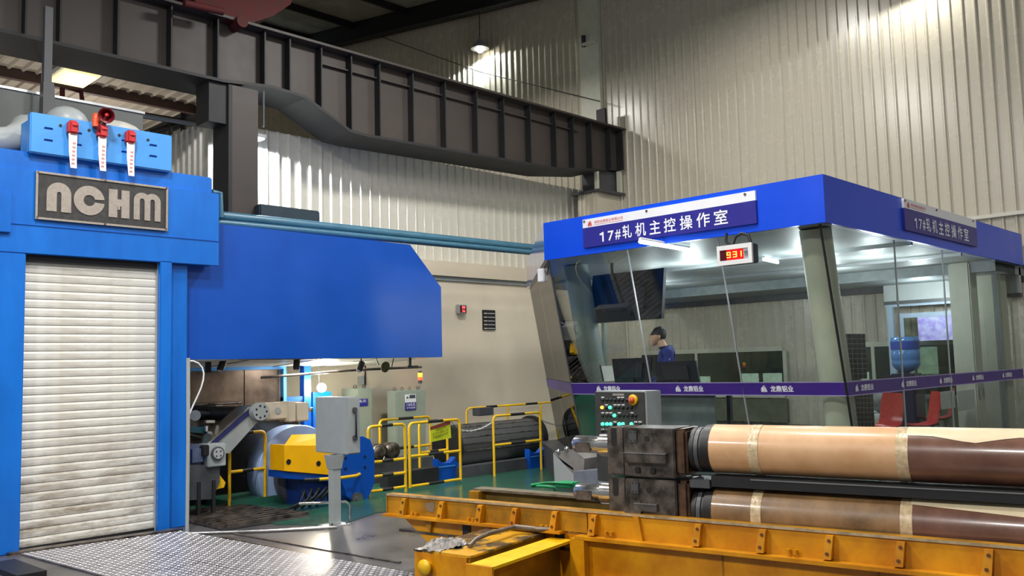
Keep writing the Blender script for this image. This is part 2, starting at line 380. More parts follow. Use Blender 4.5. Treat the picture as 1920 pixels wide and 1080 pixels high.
# ------------------------------------------------------------------ roof
def roofz(y): return 9.5 + .135 * y
mb = MB(); ys0, ys1 = 1.0, 31.0
struct('ceiling', mb.hexa([(-6, ys0, roofz(ys0)), (16.4, ys0, roofz(ys0)), (16.4, ys1, roofz(ys1)), (-6, ys1, roofz(ys1)), (-6, ys0, roofz(ys0) + .1), (16.4, ys0, roofz(ys0) + .1), (16.4, ys1, roofz(ys1) + .1), (-6, ys1, roofz(ys1) + .1)]), roofD)
def roof_beam(a, b, w, h, name='roof_purlin', material=None):
    a = Vector(a); b = Vector(b); s = (b - a).cross(Vector((0, 0, 1))).normalized() * w / 2; z = Vector((0, 0, -h))
    return MB().hexa([a - s + z, b - s + z, b + s + z, a + s + z, a - s, b - s, b + s, a + s])
rt = thing('roof_rafter', 'dark deep roof rafter following the top of the right wall', 'rafter', (15.5, 16, 10))
obj('rafter_web', roof_beam((15.65, ys0, roofz(ys0)), (15.65, ys1, roofz(ys1)), .10, .55), beamD, rt)
obj('rafter_flange', roof_beam((15.65, ys0, roofz(ys0) - .55), (15.65, ys1, roofz(ys1) - .55), .34, .04), beamD, rt)
rt = thing('roof_rafter', 'dark roof rafter seen above the red crane trolley, one bay in from the right wall', 'rafter', (9, 16, 10))
obj('rafter_web', roof_beam((8.6, ys0, roofz(ys0)), (8.6, ys1, roofz(ys1)), .10, .6), beamD, rt)
obj('rafter_flange', roof_beam((8.6, ys0, roofz(ys0) - .6), (8.6, ys1, roofz(ys1) - .6), .4, .04), beamD, rt)
for i, y in enumerate((14, 16.6, 19.2, 21.8, 24.4)):
    o = obj('roof_purlin', roof_beam((2, y, roofz(y)), (15.9, y, roofz(y)), .08, .2), beamD)
    tag(o, ['nearest roof purlin, highest over the crane beam', 'roof purlin second nearest, over the crane beam', 'middle one of the five roof purlins over the crane beam', 'roof purlin second farthest, beyond the crane beam', 'farthest roof purlin, low beyond the crane beam'][i], 'purlin', 'roof purlins over the crane beam')

# lower lean-to roof deck of the neighbouring bay, seen under the crane beam
zd = 7.5
deck = thing('lean_to_roof', 'corrugated grey roof deck of the next bay seen under the crane beam', 'roof', (4, 16, zd))
me = bpy.data.meshes.new('roof_sheet'); pts = rib_panel(.96, 0, 0, 4, .04); n = len(pts)
me.from_pydata([(x, 0, y) for x, y in pts] + [(x, 8.6, y) for x, y in pts], [], [(i, i + 1, i + 1 + n, i + n) for i in range(n - 1)]); me.update(); me.materials.append(deckM)
for i in range(15):
    q = bpy.data.objects.new('roof_sheet', me); COL.objects.link(q); q.parent = deck; q.location = Vector((-5.9 + i * .965, 13.4, zd)) - Vector((4, 16, zd))
obj('roof_board', MB().box(-6, 8.6, 13.3, 22, zd + .02, zd + .12), deckM, deck)
for y in (13.6, 17.6, 21.0):
    obj('deck_purlin', MB().box(-6, 8.6, y, y + .12, zd - .2, zd - .02), mat('purlin_brown', (90, 70, 66), .6) if y == 17.6 else beamM, deck)
obj('end_beam', MB().box(8.5, 8.7, 13.3, 22, zd - .25, zd + .05), beamD, deck)
struct('wall_far', MB().box(-6, 15.9, 24, 24.2, 0, 12), mat('far_wall_pale', (188, 180, 160), .7))
hb = thing('high_bay_lamp', 'glowing yellow square high-bay lamp under the neighbouring roof', 'lamp', tuple(P(140, 150, Z=7.3)))
c = P(140, 149, Z=7.28)
obj('lamp_panel', MB().box(c.x - .3, c.x + .3, c.y - .42, c.y + .42, c.z, c.z + .05), warmE, hb)
obj('lamp_core', MB().box(c.x - .14, c.x + .14, c.y - .2, c.y + .2, c.z - .02, c.z - .001), mat('lit_core', (255, 250, 225), .5, emit=4, var=0), hb)
obj('lamp_housing', MB().bbox(c.x - .36, c.x + .36, c.y - .5, c.y + .5, c.z + .05, c.z + .15), alum, hb)

# dark lattice at the right end of the neighbouring bay
dk = thing('dark_bracing_frame', 'dark steel bracing frame beyond the partition corner left of the column', 'bracing', (8, 18, 0))
for (a, b) in (((280, 250), (395, 215)), ((318, 225), (318, 300)), ((345, 210), (345, 290)), ((262, 215), (388, 236))):
    obj('brace', MB().tube([P(*a, Y=18.2), P(*b, Y=18.2)], .07, 6), beamD, dk)

# ------------------------------------------------------------------ crane runway beam
BY = 12.0
cb = thing('crane_runway_beam', 'long dark brown riveted-looking crane runway girder with stiffeners crossing the hall', 'girder', (9, BY, 6))
prof = [(-2.0, 7.02), (15.78, 7.02), (15.78, 6.12), (15.0, 6.02), (13.55, 5.84), (8.75, 5.72), (8.4, 5.74), (7.55, 6.14), (6.95, 6.18), (6.15, 6.1), (-2.0, 6.1)]
obj('web_plate', MB().prism([(x, BY, z) for x, z in prof], (0, .03, 0)), beamM, cb)
obj('rear_web_plate', MB().prism([(x, BY + .5, z) for x, z in prof], (0, .03, 0)), beamM, cb)
obj('top_flange', MB().box(-2.0, 15.9, BY - .22, BY + .72, 7.02, 7.06), beamM, cb)
obj('bottom_flange', MB().prism([(x, BY - .16, z) for x, z in prof[3:]] + [(x, BY - .16, z - .045) for x, z in prof[3:][::-1]], (0, .85, 0)), beamD, cb)  # near-black steel paints in the shade under the girder
obj('rail_head', MB().box(-2.0, 15.9, BY + .18, BY + .28, 7.06, 7.18), beamD, cb)
obj('horizontal_rib', MB().box(7.85, 14.4, BY - .07, BY, 6.76, 6.78), beamM, cb)
def bot(x):
    for (xa, za), (xb, zb) in zip(prof[2:], prof[3:]):
        if xb <= x <= xa: return zb + (za - zb) * (x - xb) / (xa - xb) if xa > xb else zb
    return 6.1
for px in (40, 105, 213, 313, 400, 488, 535, 594, 650, 703, 765, 825, 884, 934, 983, 1030, 1063, 1096, 1131):
    x = P(px, 170 if px > 500 else 120, Y=BY).x
    obj('stiffener', MB().box(x - .012, x + .012, BY - .15, BY, bot(x), 7.02), beamD, cb)
obj('end_plate', MB().box(15.78, 15.82, BY - .18, BY + .68, 6.1, 7.06), beamD, cb)
obj('rail_stop', MB().box(15.55, 15.62, BY + .1, BY + .35, 7.06, 7.55), beamD, cb)
obj('rail_stop_brace', MB().tube([(15.58, BY + .22, 7.5), (15.85, BY + .22, 7.1)], .03, 6), beamD, cb)
obj('rail_post', MB().box(12.9, 12.97, BY + .2, BY + .27, 7.06, 7.25), beamD, cb)
# column
sc_ = thing('steel_column', 'dark H-section steel column standing under the crane girder', 'column', (6.4, 12.2, 0))
obj('front_flange', MB().box(6.30, 6.72, 11.86, 11.90, 0, 6.05), beamM, sc_)
obj('rear_flange', MB().box(6.30, 6.72, 12.3, 12.34, 0, 6.05), beamM, sc_)
obj('web', MB().box(6.48, 6.52, 11.9, 12.3, 0, 6.05), beamD, sc_)
obj('side_plate', MB().box(6.24, 6.30, 11.86, 12.34, 0, 6.05), beamD, sc_)
obj('gusset', MB().box(5.95, 6.24, 11.9, 12.3, 5.45, 6.05), beamD, sc_)
obj('conduit', MB().tube([(6.80, 11.84, 6.05), (6.80, 11.84, 5.5)], .02, 6), greyD, sc_)
# red trolley
tr = thing('crane_trolley', 'red travelling crane end carriage sitting on the runway girder rail', 'crane', (6, 12.2, 7.2))
a, b = P(300, -20, Y=11.9), P(555, 12, Y=11.9)
obj('end_carriage', MB().prism([P(320, -30, Y=11.8), P(560, -30, Y=11.8), P(545, 8, Y=11.8), P(512, 30, Y=11.8), P(475, 42, Y=11.8), P(440, 40, Y=11.8), P(400, 25, Y=11.8)], (0, .55, 0)), craneR, tr)
obj('buffer', MB().tube([P(345, 6, Y=11.6), P(418, 22, Y=11.6)], .055, 10), craneR, tr)
obj('wheel_cover', MB().cyl(P(455, 40, Y=11.72), P(455, 40, Y=11.72) + Vector((0, .3, 0)), .09), craneR, tr)

# hanging lamp
hl = thing('pendant_lamp', 'bright bell-shaped lamp hanging on a thin cord before the right wall', 'lamp', tuple(HL))
obj('shade', MB().lathe([(.03, .32), (.07, .22), (.17, .12), (.24, .02), (.245, .0)], HL), alum, hl)
obj('bulb', MB().ball(HL + Vector((0, 0, .0)), .10), lampE, hl)
obj('cord', MB().tube([HL + Vector((0, 0, .3)), (HL.x, HL.y, roofz(HL.y))], .012, 6), blk, hl)
l2 = Vector((7.15, 12.75, 5.5))
hl = thing('wall_flood_lamp', 'blue-white flood lamp glowing under the girder beside the dark column', 'lamp', tuple(l2))
obj('lamp_head', MB().bbox(7.0, 7.3, 12.6, 12.82, 5.56, 5.62), alum, hl)
obj('lens', MB().box(7.03, 7.27, 12.62, 12.8, 5.535, 5.55), tubeE, hl)
# slack wire
tag(obj('guide_wire', MB().tube([P(690, 60, X=15.8), P(900, 135, X=15.7), P(1125, 190, X=15.6)], .012, 5), blk), 'thin dark wire strung before the right wall above the girder', 'wire')
cl = thing('column_clamp', 'small metal cleat fixed on the tall cream column strip', 'cleat', tuple(P(1105, 75, X=15.8)))
obj('arm', MB().tube([P(1092, 84, X=15.7), P(1118, 76, X=15.7)], .04, 6), colM, cl)
obj('plate', MB().prism([P(1090, 66, X=15.75), P(1096, 66, X=15.75), P(1096, 88, X=15.75), P(1090, 88, X=15.75)], (.04, 0, 0)), beamD, cl)

# ------------------------------------------------------------------ rolling mill housing
YM = 10.2
mh = thing('mill_housing', 'big blue rolling mill housing framing the white roller shutter', 'machine', (3.7, 10.8, 0))
obj('header', MB().bbox(1.8, 5.12, 10.14, 12.6, 3.10, 4.2, .015), blueM, mh)
obj('header_plate', MB().bbox(2.62, 5.19, 10.10, 10.14, 3.10, 4.0, .005), blueM, mh)
obj('column', MB().bbox(4.52, 4.83, YM - .02, 11.0, 0, 3.10, .01), blueM, mh)
obj('column_strip', MB().bbox(4.46, 4.60, YM - .1, YM - .02, .0, 3.12, .008), blueM, mh)
obj('column', MB().bbox(1.8, 3.02, 10.1, 11.0, 0, 3.10, .01), blueM, mh)
obj('header_panel', MB().bbox(2.2, 2.86, 10.06, 10.14, 3.3, 3.72, .006), blueM, mh)
obj('shutter_head', MB().box(3.02, 4.52, YM - .02, YM + .05, 3.02, 3.12), beamD, mh)
for zz in (3.42,):
    obj('weld_seam', MB().box(1.8, 5.2, 10.092, 10.1, 3.40, 3.405), blueH, mh)

sh = thing('roller_shutter', 'white slatted roller shutter between the blue mill columns, dirty at the foot', 'shutter', (3.75, YM, 0))
ns = 33; sH = 3.06 / ns
for i in range(ns):
    z0 = .03 + i * sH
    if i == 0:
        prof_ = [(0, 0), (-.012, .006), (-.016, sH * .32), (-.016, sH * .72), (-.008, sH - .006), (0, sH)]
        sl = obj('slat', MB().add([(x, YM + .03 + y, z0 + z) for x in (3.02, 4.47) for y, z in prof_], [(k, k + 6, k + 7, k + 1) for k in range(5)], True), slatM, sh)
        for p_ in sl.data.polygons: p_.use_smooth = False
    else: share(sl, sh, (0, 0, i * sH))
obj('guide', MB().box(3.0, 3.03, YM - .03, YM + .03, 0, 3.1), greyC, sh)
obj('guide', MB().box(4.455, 4.48, YM - .03, YM + .03, 0, 3.1), greyC, sh)
obj('bottom_bar', MB().box(3.02, 4.47, YM - .01, YM + .05, .0, .035), blk, sh)

nt = slatM.node_tree; N_ = nt.nodes; L_ = nt.links; b_ = N_['Principled BSDF']
src = b_.inputs['Base Color'].links[0].from_socket
ge = N_.new('ShaderNodeNewGeometry'); sx_ = N_.new('ShaderNodeSeparateXYZ'); L_.new(ge.outputs['Position'], sx_.inputs[0])
mr_ = N_.new('ShaderNodeMapRange'); mr_.inputs['From Min'].default_value = 1.5; mr_.inputs['From Max'].default_value = 0; mr_.inputs['To Max'].default_value = 1.25
L_.new(sx_.outputs['Z'], mr_.inputs['Value'])
n2_ = N_.new('ShaderNodeTexNoise'); n2_.inputs['Scale'].default_value = 2.2; n2_.inputs['Detail'].default_value = 8; n2_.inputs['Roughness'].default_value = .7
mp_ = N_.new('ShaderNodeMapping'); mp_.inputs['Scale'].default_value = (1, 1, 3.5); L_.new(ge.outputs['Position'], mp_.inputs[0]); L_.new(mp_.outputs[0], n2_.inputs['Vector'])
rp_ = N_.new('ShaderNodeValToRGB'); rp_.color_ramp.elements[0].position = .42; rp_.color_ramp.elements[1].position = .66; L_.new(n2_.outputs['Fac'], rp_.inputs[0])
mu_ = N_.new('ShaderNodeMath'); mu_.operation = 'MULTIPLY'; mu_.use_clamp = True; L_.new(mr_.outputs[0], mu_.inputs[0]); L_.new(rp_.outputs[0], mu_.inputs[1])
mx_ = N_.new('ShaderNodeMixRGB'); L_.new(mu_.outputs[0], mx_.inputs[0]); L_.new(src, mx_.inputs[1]); mx_.inputs[2].default_value = lin((136, 122, 102)) + (1,)
L_.new(mx_.outputs[0], b_.inputs['Base Color'])

# nameplate with stylised lettering
npx0, npz0, npw, nph = 3.09, 3.47, 1.44, .52
YN = 10.09
npl = thing('nameplate', 'black nameplate with pale NCHM letters on the blue mill header', 'sign', (npx0, YN, npz0))
obj('plate', MB().box(npx0, npx0 + npw, YN - .012, YN, npz0, npz0 + nph), plateB, npl)
mb = MB(); t = .022
for (u0, u1, w0, w1) in ((0, npw, 0, t), (0, npw, nph - t, nph), (0, t, t, nph - t), (npw - t, npw, t, nph - t)):
    mb.box(npx0 + u0, npx0 + u1, YN - .024, YN - .012, npz0 + w0, npz0 + w1)
obj('frame', mb, plateS, npl)
def letter(poly_list, name='letter', second=()):
    mb = MB()
    for poly in second: mb.prism([(npx0 + .11 + u, YN - .0115, npz0 + .1 + w) for u, w in poly], (0, -.0095, 0))
    for poly in poly_list:
        mb.prism([(npx0 + .11 + u, YN - .012, npz0 + .1 + w) for u, w in poly], (0, -.008, 0))
    obj(name, mb, plateS, npl)
def arc(cx, cz, r, a0, a1, n=10): return [(cx + r * math.cos(math.radians(a0 + (a1 - a0) * i / n)), cz + r * math.sin(math.radians(a0 + (a1 - a0) * i / n))) for i in range(n + 1)]
H = .32
def bridge(x, w, leg, sq=1.0):       # n / m arch: legs and a rounded top, as strips
    ro = w / 2; cx = x + ro; ri = ro - leg; P_ = []
    o = arc(cx, H - ro, ro, 180, 0, 14); i_ = arc(cx, H - ro, ri, 180, 0, 14)
    P_.append([(x, 0), (x + leg, 0), (x + leg, H - ro), (x, H - ro)]); P_.append([(x + w - leg, 0), (x + w, 0), (x + w, H - ro), (x + w - leg, H - ro)])
    for k in range(14): P_.append([i_[k], i_[k + 1], o[k + 1], o[k]])
    return P_
letter(bridge(0, .25, .102))
o = arc(.44, .16, .165, 8, 352, 28); i_ = arc(.44, .16, .062, 14, 346, 28)
letter([[i_[k], i_[k + 1], o[k + 1], o[k]] for k in range(28)])
letter([[(.65, 0), (.745, 0), (.745, H), (.65, H)], [(.745, .13), (.79, .13), (.79, .21), (.745, .21)], [(.79, 0), (.88, 0), (.88, H), (.79, H)], [(.75, .09), (.775, .09), (.775, .13), (.75, .13)]])
letter(bridge(.93, .19, .068), second=[[(u + .122, w) for u, w in q] for q in bridge(.93, .19, .068)])
for u, w in ((.02, .02), (npw / 2, .012), (npw - .02, .02), (.02, nph - .012), (npw / 2, nph - .012), (npw - .02, nph - .012)):
    obj('screw', MB().cyl((npx0 + u, YN - .024, npz0 + w), (npx0 + u, YN - .03, npz0 + w), .011, 10), steel, npl)

# light blue terminal panel with three sockets and tags
tp_ = thing('terminal_panel', 'light blue terminal panel standing on top of the mill header', 'panel', (3.8, 10.16, 4.22))
obj('panel', MB().bbox(3.02, 4.57, 10.06, 10.16, 4.18, 4.62, .012), blueP, tp_)
obj('back_box', MB().box(3.06, 4.53, 10.16, 10.5, 4.2, 4.58), blueP, tp_)
for u in (3.32, 3.62, 3.95, 4.28): obj('hole', MB().cyl((u, 10.059, 4.52), (u, 10.053, 4.52), .016, 12), blk, tp_)
for u in (3.20, 3.50, 3.76, 4.02, 4.34):
    for w in (4.455, 4.325): obj('louvre', MB().prism([(u - .045, 10.06, w), (u + .045, 10.06, w), (u + .04, 10.045, w + .018), (u - .04, 10.045, w + .018)], (0, .004, .004)), blueH, tp_)
for i, (px, py) in enumerate(((135, 240), (190, 247), (243, 258))):
    c = P(px, py, Y=10.02)
    sk = thing('warning_light', ['red warning light with hanging tag, leftmost on the light blue panel', 'red warning light with hanging tag, under the red horn', 'red warning light with hanging tag, rightmost on the light blue panel'][i], 'warning light', tuple(c), 'red warning lights on the light blue panel')
    obj('housing', MB().bbox(c.x - .052, c.x + .052, c.y - .07, c.y + .04, c.z - .075, c.z + .075, .02), red, sk)
    obj('lens', MB().ball(c + Vector((.01, -.07, .02)), .035, (1, .5, .6)), red, sk)
    z = c.z - .07; pts_ = [(-.045, 0), (-.04, -.2), (-.02, -.38), (.045, -.38), (.04, -.2), (.045, 0)]
    mb = MB().prism([(c.x + u, c.y - .03, z + w) for u, w in pts_], (0, -.006, 0)); obj('tag', mb, signw, sk)
    mb = MB()
    for k in range(6): mb.box(c.x - .012 + k * .002, c.x + .02 + k * .002, c.y - .039, c.y - .037, z - .34 + k * .045, z - .32 + k * .045)
    obj('tag_print', mb, mat('faded_red_print', (226, 150, 140), .5), sk, kind='stuff')
hc = P(200, 216, Y=9.9)
hn = thing('siren_horn', 'dark red siren horn above the middle warning light', 'siren', tuple(hc))
ax = (CAM - hc).normalized() + Vector((-.15, 0, -.15)); ax.normalize()
obj('bell', MB().lathe([(.02, -.12), (.03, -.08), (.055, -.03), (.085, .02), (.088, .025), (.08, .022), (.05, -.03), (.028, -.06)], hc, ax), redD, hn)
obj('core', MB().lathe([(.0, .03), (.02, .02), (.026, -.05)], hc, ax, 14), red, hn)
obj('neck', MB().tube([hc - ax * .1, (hc.x - .05, hc.y + .08, hc.z - .16), (hc.x - .05, 10.08, 4.58)], .035, 10), redD, hn)
obj('strobe', MB().lathe([(.04, 0), (.042, .1), (.03, .15), (0, .16)], (hc.x - .07, hc.y + .12, 4.56), (0, 0, 1), 14), mat('orange_strobe', (230, 90, 50), .3), hn)

# tank, ducts and post behind the header
c0, c1 = P(-60, 150, Y=11.6), P(268, 214, Y=11.6)
tg = thing('oil_mist_casing', 'large flat grey casing behind the light blue panel', 'casing', (3, 11.8, 4.3))
obj('casing', MB().box(c0.x - 1, c1.x, 11.6, 12.4, 4.2, c1.z), greyT, tg)
obj('rim', MB().box(c0.x - 1, c1.x + .02, 11.58, 12.42, c1.z, c1.z + .03), alum, tg)
for px in (60, 85): x = P(px, 200, Y=11.58).x; obj('seam', MB().box(x, x + .012, 11.585, 11.6, 4.2, c1.z), greyD, tg)
ph = P(88, 178, Y=11.3)
ps = thing('hanger_post', 'grey tapering steel post hanging from the girder in front of the grey casing', 'post', (ph.x, 11.3, 5))
obj('post', MB().hexa([(ph.x - .07, 11.2, 4.2), (ph.x + .13, 11.2, 4.2), (ph.x + .13, 11.4, 4.2), (ph.x - .07, 11.4, 4.2), (ph.x - .06, 11.24, 5.35), (ph.x + .06, 11.24, 5.35), (ph.x + .06, 11.36, 5.35), (ph.x - .06, 11.36, 5.35)]), greyD, ps)
obj('upper_post', MB().box(ph.x - .05, ph.x + .04, 11.26, 11.34, 5.35, 6.3), greyD, ps)
dm = P(125, 232, Y=10.9)
dv = thing('duct_dome', 'grey domed duct behind the leftmost warning light', 'duct', tuple(dm)); obj('dome', MB().ball(dm, .24, (1, 1, .85)), greyC, dv)
obj('base', MB().cyl((dm.x, dm.y, 4.2), (dm.x, dm.y, dm.z), .24), greyC, dv)
dm = P(212, 252, Y=10.9)
dv = thing('duct_dome', 'low pale domed duct behind the red horn', 'duct', tuple(dm)); obj('dome', MB().ball(dm, .30, (1.2, 1, .55)), mat('pale_duct', (190, 188, 180), .5), dv)
obj('base', MB().cyl((dm.x, dm.y, 4.2), (dm.x, dm.y, dm.z), .28), greyC, dv)
a = P(-30, 268, Y=10.7)
obj_ = obj('exhaust_duct', MB().tube([a, P(20, 264, Y=10.7), P(42, 252, Y=10.8), P(48, 240, Y=11.1)], .16, 14), greyC); tag(obj_, 'fat grey exhaust duct lying on the mill header at the far left', 'duct')
obj_ = obj('guard_rail_pipe', MB().tube([(P(81, 196, Y=12.8).x, 12.8, 0), P(81, 120, Y=12.8)], .02, 6), white); tag(obj_, 'thin white pipe rising behind the hanging grey post', 'pipe')
fr_ = thing('red_ladder_frame', 'small dark red pipe frame above the grey casing', 'frame', tuple(P(115, 180, Y=12.9)))
obj('pipe_frame', MB().tube([(P(117, 200, Y=12.9).x, 12.9, 0), P(117, 165, Y=12.9), P(152, 172, Y=12.9), P(156, 205, Y=12.9), (P(156, 205, Y=12.9).x, 12.9, 0)], .035, 8), craneR, fr_)
a, b = P(268, 217, Y=13.2), P(382, 236, Y=13.2)
obj_ = obj('tie_rod', MB().tube([a, b], .035, 8), greyC); tag(obj_, 'slim grey pipe running from the grey casing to the partition corner', 'pipe')

# pipes along the hood top
pp = thing('overhead_pipe', 'pair of teal service pipes running from the mill housing to the control cabin', 'pipe', (9, 11.2, 3.9))
obj('pipe', MB().tube([(5.0, 11.2, 3.92), (12.6, 11.2, 3.97)], .075, 14), pipeM, pp)
obj('pipe', MB().tube([(5.0, 11.05, 3.80), (12.4, 11.05, 3.86)], .05, 12), pipeM, pp)
obj('pipe_bracket', MB().tube([P(398, 360, Y=11.0), P(412, 362, Y=11.0), P(414, 408, Y=11.0)], .04, 8), pipeM, pp)
bk = P(535, 395, Y=11.9)
obj_ = obj('valve_box', MB().bbox(bk.x - .55, bk.x + .5, 11.7, 12.0, bk.z - .25, bk.z + .02, .02), mat('dark_teal', (34, 52, 62), .5)); tag(obj_, 'dark teal valve box behind the pipes right of the dark column', 'valve box')

# ------------------------------------------------------------------ blue hood over the exit side
hx0, hx1 = 4.84, 8.97
hd = thing('exhaust_hood', 'long blue sheet hood with a cut corner, hanging beside the mill housing', 'hood', (7, 10.6, 1.95))
pf = [(hx0, 1.96), (hx1, 1.94), (hx1, 3.02), (8.37, 3.64), (hx0, 3.66)]
obj('front_sheet', MB().prism([(x, 10.3, z) for x, z in pf], (0, .03, 0)), blueH, hd)
obj('end_sheet', MB().box(hx1 - .03, hx1, 10.33, 12.1, 1.94, 3.02), blueH, hd)
obj('slope_sheet', MB().prism([(8.37, 10.33, 3.64), (8.37, 10.33, 3.6), (hx1, 10.33, 2.98), (hx1, 10.33, 3.02)], (0, 1.8, 0)), blueH, hd)
obj('top_sheet', MB().box(hx0, 8.37, 10.33, 12.1, 3.6, 3.64), blueH, hd)
obj('rear_sheet', MB().box(hx0, hx1, 12.07, 12.1, 1.98, 3.6), alum, hd)
obj('lining', MB().hexa([(hx0, 10.42, 1.95), (hx1 - .03, 10.42, 1.95), (hx1 - .03, 12.05, 1.845), (hx0, 12.05, 1.845), (hx0, 10.42, 1.99), (hx1 - .03, 10.42, 1.99), (hx1 - .03, 12.05, 1.89), (hx0, 12.05, 1.89)]), mat('lining_white', (205, 205, 200), .3, .2, .05), hd)
obj('front_lip', MB().box(hx0, hx1, 10.33, 10.42, 1.94, 1.965), steelB, hd)
for x in (5.8, 6.9, 7.9): obj('lining_joint', MB().hexa([(x, 10.44, 1.942), (x + .02, 10.44, 1.942), (x + .02, 12.05, 1.838), (x, 12.05, 1.838), (x, 10.44, 1.96), (x + .02, 10.44, 1.96), (x + .02, 12.05, 1.86), (x, 12.05, 1.86)]), greyD, hd)
def lampcan(px, py, Y, lab, ang):
    c = P(px, py, Y=Y); d = Vector((math.sin(ang), -.2, -math.cos(ang))).normalized()
    o = thing('spot_lamp', lab, 'lamp', tuple(c)); obj('can', MB().lathe([(.035, 0), (.045, .02), (.045, .15), (.0, .16)], c + d * .08, -d, 14), blk, o)
    obj('bracket', MB().tube([c - d * .05, (c.x, c.y, 2.02)], .012, 6), blk, o); obj('lens', MB().cyl(c + d * .082, c + d * .088, .03, 12), alum, o)
lampcan(416, 685, 10.6, 'black spot lamp under the left end of the blue hood', -.5)
lampcan(556, 683, 10.6, 'grey spot lamp under the middle of the blue hood', -.2)
lampcan(676, 687, 10.6, 'black spot lamp with pale side under the blue hood beside the olive cover', -.6)
ha = P(392, 684, Y=10.7); obj_ = obj('hanger_bracket', MB().box(ha.x - .03, ha.x + .03, ha.y, ha.y + .05, ha.z - .1, 2.02), blk); tag(obj_, 'short black hanger under the hood next to the column', 'bracket')
cx_ = P(722, 688, Y=10.5)
ov = thing('olive_cover', 'dented olive brown round cover dangling under the hood right end', 'cover', tuple(cx_))
obj('cover', MB().lathe([(0, -.03), (.05, -.03), (.078, -.01), (.082, .015), (.05, .03), (0, .034)], cx_, (.1, -1, -.25), 16), brown, ov)
obj('strap', MB().tube([P(705, 672, Y=10.5), P(710, 684, Y=10.5)], .008, 6), blk, ov); obj('strap', MB().tube([P(738, 672, Y=10.5), P(734, 690, Y=10.5)], .008, 6), blk, ov)
c_ = P(768, 682, Y=10.5)
br = thing('black_bracket', 'small black L bracket under the hood right corner', 'bracket', tuple(c_)); obj('upright', MB().box(c_.x - .025, c_.x + .02, 10.48, 10.52, c_.z - .03, 1.95), blk, br); obj('foot', MB().box(c_.x - .05, c_.x + .15, 10.48, 10.52, c_.z - .05, c_.z - .03), blk, br)
# strip light bar under hood
obj_ = obj('spray_bar', MB().tube([P(490, 708, Y=11.2), P(660, 694, Y=11.2), P(790, 688, Y=11.2)], .02, 8), steelD); tag(obj_, 'long thin dark spray bar under the hood', 'bar')
fl = P(603, 727, Y=11.6)
fo = thing('flood_lamp', 'dazzling round white flood lamp just above the grey control box', 'lamp', tuple(fl)); obj('glow_lens', MB().ball(fl, .07), floodE, fo); obj('bracket', MB().tube([fl + Vector((0, .06, 0)), (fl.x, fl.y + .1, 1.88)], .008, 6), greyD, fo)
obj_ = obj('hood_tube_light', MB().box(7.15, 7.75, 11.3, 11.36, 1.86, 1.885), tubeE); tag(obj_, 'bright light fitting under the blue hood above the flood lamp', 'lamp')

# stainless splash screen with blue frame below the hood
ss = thing('splash_screen', 'stained stainless splash screen in a blue frame under the hood', 'screen', (6, 11.8, 1))
xs = [P(px, 720, Y=11.8).x for px in (352, 458, 525)]
zt, zb = P(450, 694, Y=11.8).z, P(450, 762, Y=11.8).z - 1.2
for x0_, x1_ in zip(xs, xs[1:]):
    obj('screen_panel', MB().box(x0_ + .008, x1_ - .008, 11.8, 11.82, zb + .65, zt), stain, ss)
    obj('screen_panel', MB().box(x0_ + .008, x1_ - .008, 11.805, 11.825, zb, zb + .64), stain, ss)
obj('frame_rail', MB().box(xs[0], xs[2] + .08, 11.76, 11.8, zt, zt + .07), blueP, ss)
obj('frame_post', MB().box(xs[2], xs[2] + .05, 11.7, 11.8, 0, zt), blueP, ss)
f2 = P(570, 740, Y=11.8)
obj('frame_post', MB().box(f2.x - .06, f2.x + .06, 11.7, 11.82, 0, 1.98), blueH, ss)
obj('frame_rail', MB().box(xs[2], f2.x, 11.72, 11.8, 1.33, 1.40), blueH, ss)
obj('frame_post', MB().box(f2.x + .12, f2.x + .45, 11.74, 11.83, 0, 1.45), blueH, ss)

# ------------------------------------------------------------------ exit machinery under the hood
rl = thing('deflector_roll', 'long black deflector roll on the pale bracket under the hood', 'roll', (5.8, 11, 1.3))
a, b = P(352, 774, Y=11.6), P(478, 776, Y=10.95)
obj('roll_body', MB().tube([a, b], .10, 18), blk, rl)
obj('roll_shaft', MB().tube([a - Vector((.2, 0, 0)), b + Vector((.06, 0, 0))], .04, 10), steel, rl)
rl = thing('lower_roll', 'dark grey lower guide roll behind the slanted arm', 'roll', (5.6, 11.3, 1.1))
obj('roll_body', MB().tube([P(352, 800, Y=11.7), P(440, 800, Y=11.4)], .055, 16), greyD, rl); obj('roll_end', MB().cyl(P(400, 802, Y=11.3), P(414, 802, Y=11.25), .09), steelD, rl)
ar = thing('strip_guide_arm', 'slanted pale metal strip guide arm with a dark blue edge', 'arm', (5.8, 10.9, 1))
arm = [(394, 832), (470, 768), (483, 790), (424, 858), (404, 858)]
obj('arm_plate', MB().prism([P(*p, Y=10.75) for p in ((400, 836), (474, 772), (484, 790), (430, 850), (404, 850))], (0, .06, 0)), greyC, ar)
obj('arm_edge', MB().prism([P(*p, Y=10.73) for p in ((386, 836), (470, 764), (474, 771), (398, 838))], (0, .3, 0)), mat('indigo_edge', (52, 54, 110), .3), ar)
obj('arm_lip', MB().prism([P(*p, Y=10.72) for p in ((384, 835), (468, 761), (470, 764), (387, 837))], (0, .3, 0)), steelB, ar)
dk2 = thing('dark_side_cover', 'black side cover sheet behind the yellow railing and the pale coil', 'cover', (6.2, 11.6, 0))
obj('cover', MB().prism([P(*p, Y=11.6) for p in ((352, 772), (470, 760), (560, 790), (575, 930), (352, 950))], (0, .1, 0)), mat('oily_black_panel', (40, 38, 38), .25, .5, .2, 2), dk2)
ho = thing('pivot_housing', 'beige pivot housing with a drilled round flange above the coil', 'housing', (6.5, 10.8, 1.2))
c_ = P(490, 772, Y=10.6)
obj('flange', MB().cyl(c_ + Vector((0, .0, 0)), c_ + Vector((0, .12, 0)), .115, 28), greyC, ho)
